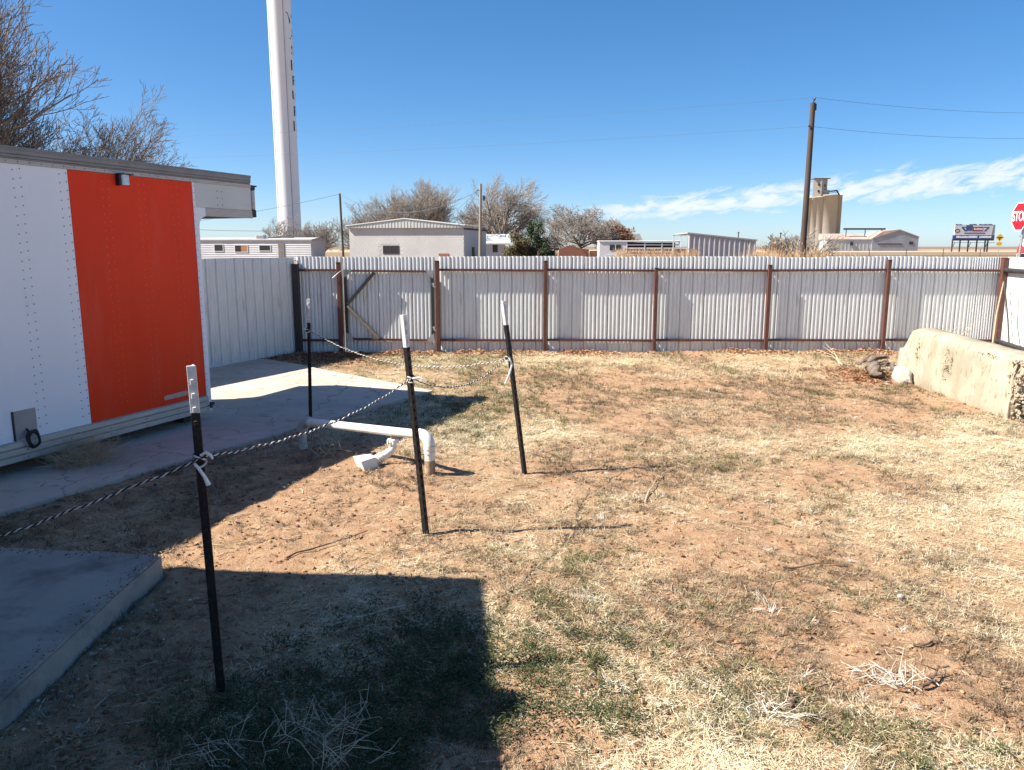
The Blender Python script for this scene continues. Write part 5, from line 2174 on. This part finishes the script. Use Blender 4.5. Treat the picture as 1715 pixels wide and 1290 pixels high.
def blade(mb, p, az_, tilt, ln, w, curl, q):
    """One grass blade of three tapering pieces."""
    d = Vector((math.cos(az_), math.sin(az_), 0))
    s = Vector((-math.sin(az_), math.cos(az_), 0))
    pts = []
    pos = Vector(p)
    t = tilt
    for i in range(4):
        pts.append(pos.copy())
        pos = pos + (d * math.sin(t) + Vector((0, 0, 1)) * math.cos(t)) * (ln / 3)
        t = min(t + curl / 3, R(100))
    for pt in pts:
        pt.z = max(pt.z, .001)
    ws = (w, w * .9, w * .6)
    v = []
    for i in range(3):
        v += [pts[i] - s * ws[i] / 2, pts[i] + s * ws[i] / 2]
    v.append(pts[3])
    mb.add(v, [(0, 1, 3, 2), (2, 3, 5, 4), (4, 5, 6)])


def make_group(name, protos):
    c = bpy.data.collections.new(name + '_pieces')
    for i, o_ in enumerate(protos):
        o_.name = '%s_piece_%02d' % (name, i)
        c.objects.link(o_)
    return c


def scatter(name, coll, npro, pos, yaw, scl, tint, tiltx=None):
    me_ = bpy.data.meshes.new(name)
    k = len(pos)
    me_.vertices.add(k)
    me_.vertices.foreach_set('co', pos.astype(np.float32).ravel())
    a = me_.attributes.new('rot', 'FLOAT_VECTOR', 'POINT')
    rt = np.zeros((k, 3), np.float32)
    rt[:, 2] = yaw
    if tiltx is not None:
        rt[:, 0] = tiltx
    a.data.foreach_set('vector', rt.ravel())
    a = me_.attributes.new('scl', 'FLOAT', 'POINT')
    a.data.foreach_set('value', scl.astype(np.float32))
    a = me_.attributes.new('tint', 'FLOAT', 'POINT')
    a.data.foreach_set('value', tint.astype(np.float32))
    a = me_.attributes.new('pick', 'INT', 'POINT')
    a.data.foreach_set('value', rng.integers(0, npro, k).astype(np.int32))
    o_ = bpy.data.objects.new(name, me_)
    COL.objects.link(o_)
    o_['kind'] = 'stuff'
    ng = bpy.data.node_groups.new(name + '_scatter', 'GeometryNodeTree')
    ng.interface.new_socket('Geometry', in_out='INPUT', socket_type='NodeSocketGeometry')
    ng.interface.new_socket('Geometry', in_out='OUTPUT', socket_type='NodeSocketGeometry')
    N, K = ng.nodes, ng.links
    gi, go = N.new('NodeGroupInput'), N.new('NodeGroupOutput')
    iop = N.new('GeometryNodeInstanceOnPoints')
    ci = N.new('GeometryNodeCollectionInfo')
    ci.inputs['Collection'].default_value = coll
    ci.inputs['Separate Children'].default_value = True
    ci.inputs['Reset Children'].default_value = True
    iop.inputs['Pick Instance'].default_value = True

    def na(nm, ty):
        q_ = N.new('GeometryNodeInputNamedAttribute')
        q_.data_type = ty
        q_.inputs['Name'].default_value = nm
        return q_.outputs['Attribute']
    K.new(gi.outputs[0], iop.inputs['Points'])
    K.new(ci.outputs[0], iop.inputs['Instance'])
    K.new(na('pick', 'INT'), iop.inputs['Instance Index'])
    K.new(na('rot', 'FLOAT_VECTOR'), iop.inputs['Rotation'])
    K.new(na('scl', 'FLOAT'), iop.inputs['Scale'])
    K.new(iop.outputs[0], go.inputs[0])
    md = o_.modifiers.new('scatter', 'NODES')
    md.node_group = ng
    return o_


def sample(nr, dens_near=1.0, pw=1.0, ymax=13.22, xpad=.5):
    """Points over the part of the yard the camera can see, denser near it."""
    out = []
    y = 2.0 + (ymax - 2.0) * rng.random(nr * 3) ** pw
    x = (rng.random(nr * 3) * 2 - 1) * (.70 * y + xpad + .25)
    ok = (x > -5.0) & (x < 8.25 - .22 * (13.3 - y))
    ok &= ~inside(x, y, DRIVE) & ~inside(x, y, SLAB)
    x, y = x[ok][:nr], y[ok][:nr]
    return x, y


q = random.Random(77)
# dry tufts
pr = []
for k in range(10):
    mb = MB()
    nb = q.randint(9, 15)
    for i in range(nb):
        a = q.uniform(0, 2 * math.pi)
        r = q.uniform(0, .018)
        blade(mb, (r * math.cos(a), r * math.sin(a), -.004), a + q.gauss(0, .5), R(q.uniform(30, 85)), q.uniform(.018, .052), q.uniform(.0015, .0028), R(q.uniform(5, 75)), q)
    pr.append(proto_mesh('t', mb, 'straw'))
C_T = make_group('dry_tuft', pr)
# loose straw lying flat
pr = []
for k in range(8):
    mb = MB()
    for i in range(q.randint(6, 10)):
        a = q.uniform(0, 2 * math.pi)
        blade(mb, (q.gauss(0, .026), q.gauss(0, .026), q.uniform(.002, .014)), a, R(q.uniform(76, 95)), q.uniform(.018, .060), q.uniform(.0014, .0027), R(q.uniform(-14, 12)), q)
    pr.append(proto_mesh('s', mb, 'straw'))
C_S = make_group('loose_straw', pr)
# green tufts
pr = []
for k in range(8):
    mb = MB()
    for i in range(q.randint(12, 18)):
        a = q.uniform(0, 2 * math.pi)
        r = q.uniform(0, .024)
        blade(mb, (r * math.cos(a), r * math.sin(a), -.003), a + q.gauss(0, .6), R(q.uniform(8, 60)), q.uniform(.022, .050), q.uniform(.0024, .0040), R(q.uniform(5, 60)), q)
    pr.append(proto_mesh('g', mb, 'green_blade'))
C_G = make_group('green_tuft', pr)
# brown dead weeds
pr = []
for k in range(8):
    mb = MB()
    for i in range(q.randint(14, 22)):
        a = q.uniform(0, 2 * math.pi)
        r = abs(q.gauss(0, .020))
        blade(mb, (r * math.cos(a), r * math.sin(a), -.002), a + q.gauss(0, .8), R(q.uniform(20, 85)), q.uniform(.014, .045), q.uniform(.0018, .0032), R(q.uniform(-10, 60)), q)
    pr.append(proto_mesh('b', mb, 'brown_blade'))
C_B = make_group('brown_tuft', pr)
# bleached bunches of roots and stalks
pr = []
for k in range(8):
    mb = MB()
    a0 = q.uniform(0, 2 * math.pi)
    for i in range(q.randint(16, 28)):
        a = a0 + q.gauss(0, .55) + (math.pi if q.random() < .25 else 0)
        blade(mb, (q.gauss(0, .016), q.gauss(0, .016), q.uniform(.002, .012)), a, R(q.uniform(55, 88)), q.uniform(.03, .10), q.uniform(.0013, .0026), R(q.uniform(-20, 40)), q)
    pr.append(proto_mesh('h', mb, 'bleached'))
C_H = make_group('bleached_bunch', pr)
# small leafy weeds
pr = []
for k in range(8):
    mb = MB()
    for i in range(q.randint(16, 26)):
        a = q.uniform(0, 2 * math.pi)
        r = abs(q.gauss(0, .028))
        c = Vector((r * math.cos(a), r * math.sin(a), q.uniform(.004, .034)))
        d = Vector((math.cos(a + q.gauss(0, .8)), math.sin(a + q.gauss(0, .8)), q.uniform(-.1, .6))).normalized()
        s = d.cross(Vector((0, 0, 1))).normalized()
        ln, w = q.uniform(.010, .022), q.uniform(.004, .008)
        mb.add([c, c + d * ln * .5 + s * w / 2 + Vector((0, 0, .002)), c + d * ln, c + d * ln * .5 - s * w / 2 + Vector((0, 0, .002))], [(0, 1, 2, 3)])
    pr.append(proto_mesh('w', mb, 'green_leaf'))
C_W = make_group('leafy_weed', pr)


def clod_protos(nm, mat, n_, flat):
    pr_ = []
    for k in range(n_):
        bm = bmesh.new()
        bmesh.ops.create_icosphere(bm, subdivisions=1, radius=1)
        for v_ in bm.verts:
            v_.co = Vector((v_.co.x * q.uniform(.6, 1.2), v_.co.y * q.uniform(.5, 1.0), v_.co.z * flat * q.uniform(.6, 1.1)))
        me_ = bpy.data.meshes.new(nm)
        bm.to_mesh(me_)
        bm.free()
        me_.materials.append(MATS[mat])
        pr_.append(bpy.data.objects.new(nm, me_))
    return make_group(nm, pr_)


C_C = clod_protos('clod', 'clod', 8, .65)
C_P = clod_protos('pebble', 'stone', 6, .7)
# twigs and bits of bark
pr = []
for k in range(8):
    mb = MB()
    ln = q.uniform(.03, .11)
    p0 = Vector((-ln / 2, 0, .004))
    mb.tube([p0, Vector((0, q.gauss(0, ln * .12), .007)), Vector((ln / 2, q.gauss(0, ln * .1), .004))], [.0026, .0022, .0012], 4, cap=False)
    pr.append(proto_mesh('l', mb, 'litter'))
C_L = make_group('twig_bit', pr)
# fallen leaves
pr = []
for k in range(8):
    mb = MB()
    w, ln = q.uniform(.016, .03), q.uniform(.03, .055)
    cu = q.uniform(.004, .016)
    v = [(-ln / 2, 0, cu), (-ln * .1, w / 2, 0), (-ln * .1, -w / 2, cu * .5), (ln * .25, w * .4, .001), (ln * .25, -w * .4, cu * .7), (ln / 2, 0, cu * 1.3), (0, 0, -.002)]
    mb.add(v, [(0, 6, 1), (0, 2, 6), (1, 6, 3), (6, 2, 4), (3, 6, 5), (6, 4, 5)])
    pr.append(proto_mesh('f', mb, 'leaf_brown'))
C_F = make_group('fallen_leaf', pr)


def put(name, coll, npro, x, y, keep, s0, s1, far=.06, tint_lo=0, tint_hi=1, dz=0.0, tint_f=None):
    ok = rng.random(len(x)) < keep
    x, y = x[ok], y[ok]
    k = len(x)
    z = gz(x, y) + dz
    s = (s0 + (s1 - s0) * rng.random(k)) * (1 + far * np.maximum(0, y - 4))
    t = tint_lo + (tint_hi - tint_lo) * rng.random(k)
    if tint_f is not None:
        t = np.clip(t * .6 + tint_f(x, y) * .5, 0, 1)
    return scatter(name, coll, npro, np.stack([x, y, z], 1), rng.random(k) * 2 * np.pi, s, t)


lowl = lambda a, b: np.clip(blob(a, b, -.55, 2.9, .75, .75) + .8 * blob(a, b, -1.0, 2.3, .6, .35), 0, 1)
x, y = sample(62000, pw=1.25)
sf = straw_f(x, y)
patch = fbm(x * 3.4, y * 3.4, 91, 3)
keep = np.clip(sf * 1.15 - .10, 0, 1) * np.clip((patch - .36) * 3.2, .03, 1)
tf = lambda a, b: np.clip(.15 + 1.0 * straw_f(a, b), 0, 1)
put('dry_grass', C_T, 10, x, y, keep * (1 - .75 * lowl(x, y)), .65, 1.15, .075, tint_f=tf)
x, y = sample(52000, pw=1.3)
sf = straw_f(x, y)
keep = np.clip(sf * 1.0 + .03, 0, 1) * (1 - .7 * lowl(x, y))
put('loose_straw', C_S, 8, x, y, keep, .7, 1.3, .075, tint_f=tf)
x, y = sample(36000, pw=1.25)
gf = green_f(x, y)
keep = np.clip(gf * 1.5 - .06, 0, 1) * np.clip((fbm(x * 5, y * 5, 55, 3) - .32) * 4, .05, 1)
put('green_grass', C_G, 8, x, y, keep, .7, 1.3, .07)
x, y = sample(24000, pw=1.7, ymax=10)
gf = green_f(x, y)
lowleft = 1.1 * blob(x, y, -.5, 2.75, .7, .8) + .8 * blob(x, y, -1.0, 2.2, .5, .35) + .5 * blob(x, y, -.3, 3.4, .35, .5)
keep = np.clip(gf * .45 - .08 + .95 * lowleft * np.clip((fbm(x * 4, y * 4, 66, 3) - .34) * 5, 0, 1), 0, 1)
put('green_weeds', C_W, 8, x, y, keep, .7, 1.4, .05)
x, y = sample(40000, pw=1.2)
keep = np.clip((fbm(x * 2.3, y * 2.3, 131, 4) - .40) * 4.5, .05, 1) * np.clip(.85 - .6 * straw_f(x, y), .12, 1) * (1 - .8 * blob(x, y, -1.3, 4.7, .8, 1.3))
put('brown_weeds', C_B, 8, x, y, keep, .7, 1.4, .07)
x, y = sample(1500, pw=1.5)
keep = np.clip((fbm(x * 1.9, y * 1.9, 151, 3) - .46) * 4, .03, 1) * (x > -.2)
put('bleached_stalks', C_H, 8, x, y, keep * .55, .5, 1.05, .03)
x, y = sample(30000, pw=1.6)
keep = np.clip(.95 - .55 * straw_f(x, y), 0, 1)
ok = rng.random(len(x)) < keep
x, y = x[ok], y[ok]
s = .0026 + .0145 * rng.random(len(x)) ** 3.6
scatter('soil_clods', C_C, 8, np.stack([x, y, gz(x, y) + s * .25], 1), rng.random(len(x)) * 6.28, s * (1 + .05 * np.maximum(0, y - 4)), rng.random(len(x)))
x, y = sample(7000, pw=1.5)
put('twig_litter', C_L, 8, x, y, np.full(len(x), .45), .6, 1.25, .03)
# leaves drifted along the back fence, a few in the yard
k = 5200
x = rng.uniform(-2.6, 8.2, k)
y = 13.24 - np.abs(rng.normal(0, .20, k))
keep = np.clip(.25 + 1.3 * (fbm(x * 1.6, y * .5, 33, 3) - .42) * 3, .04, 1)
z = gz(x, y) + .05 * np.exp(-((13.24 - y) / .16) ** 2) * keep * rng.random(k)
ok = rng.random(k) < keep
scatter('fallen_leaves', C_F, 8, np.stack([x, y, z + .006], 1)[ok], rng.random(ok.sum()) * 6.28, (.9 + .9 * rng.random(ok.sum())), rng.random(ok.sum()), rng.normal(0, .6, ok.sum()))
x, y = sample(900, pw=1.5)
put('yard_leaves', C_F, 8, x, y, np.full(len(x), .45), .5, .9, .03, dz=.008)
# debris in the shaded corner and under the log
k = 900
x = np.concatenate([rng.normal(-3.3, .45, k), rng.normal(5.0, .25, 500), rng.normal(5.75, .15, 300)])
y = np.concatenate([rng.normal(12.65, .35, k), rng.normal(10.9, .35, 500), rng.normal(7.8, .25, 300)])
ok = (y < 13.2) & ~inside(x, y, DRIVE)
x, y = x[ok], y[ok]
scatter('corner_litter', C_F, 8, np.stack([x, y, gz(x, y) + .01], 1), rng.random(len(x)) * 6.28, .8 + 1.1 * rng.random(len(x)), .45 * rng.random(len(x)), rng.normal(0, .5, len(x)))
# pale crumbs of concrete along the slab and the driveway edge
k = 170
t = rng.random(k)
x = np.where(rng.random(k) < .5, -1.93 + np.abs(rng.normal(0, .16, k)), -3.3 + 1.45 * t)
y = np.where(x > -1.94, 2.6 + 1.6 * t, 4.18 + np.abs(rng.normal(0, .09, k)))
s = .003 + .011 * rng.random(k) ** 3
scatter('pebbles', C_P, 6, np.stack([x, y, gz(x, y) + s * .3], 1), rng.random(k) * 6.28, s, rng.random(k))
# soil and straw crumbs spilled over the rim of the slab
k = 900
t = rng.random(k)
e_ = np.abs(rng.normal(0, .05, k))
side = rng.random(k) < .55
x = np.where(side, -1.955 - e_, -3.4 + 1.42 * t)
y = np.where(side, 2.3 + 1.8 * t, 4.13 + .18 * (1 - t) - e_ - .01)
s = .0016 + .006 * rng.random(k) ** 3
scatter('slab_crumbs', C_C, 8, np.stack([x, y, .10 + s * .3], 1), rng.random(k) * 6.28, s, rng.random(k))
# dry bits blown onto the driveway
k = 110
x = rng.uniform(-3.6, -1.2, k)
y = rng.uniform(5.6, 11.8, k)
ok = inside(x, y, DRIVE)
scatter('driveway_litter', C_L, 8, np.stack([x, y, np.full(k, .0135)], 1)[ok], rng.random(ok.sum()) * 6.28, .4 + .8 * rng.random(ok.sum()), .2 + .5 * rng.random(ok.sum()))
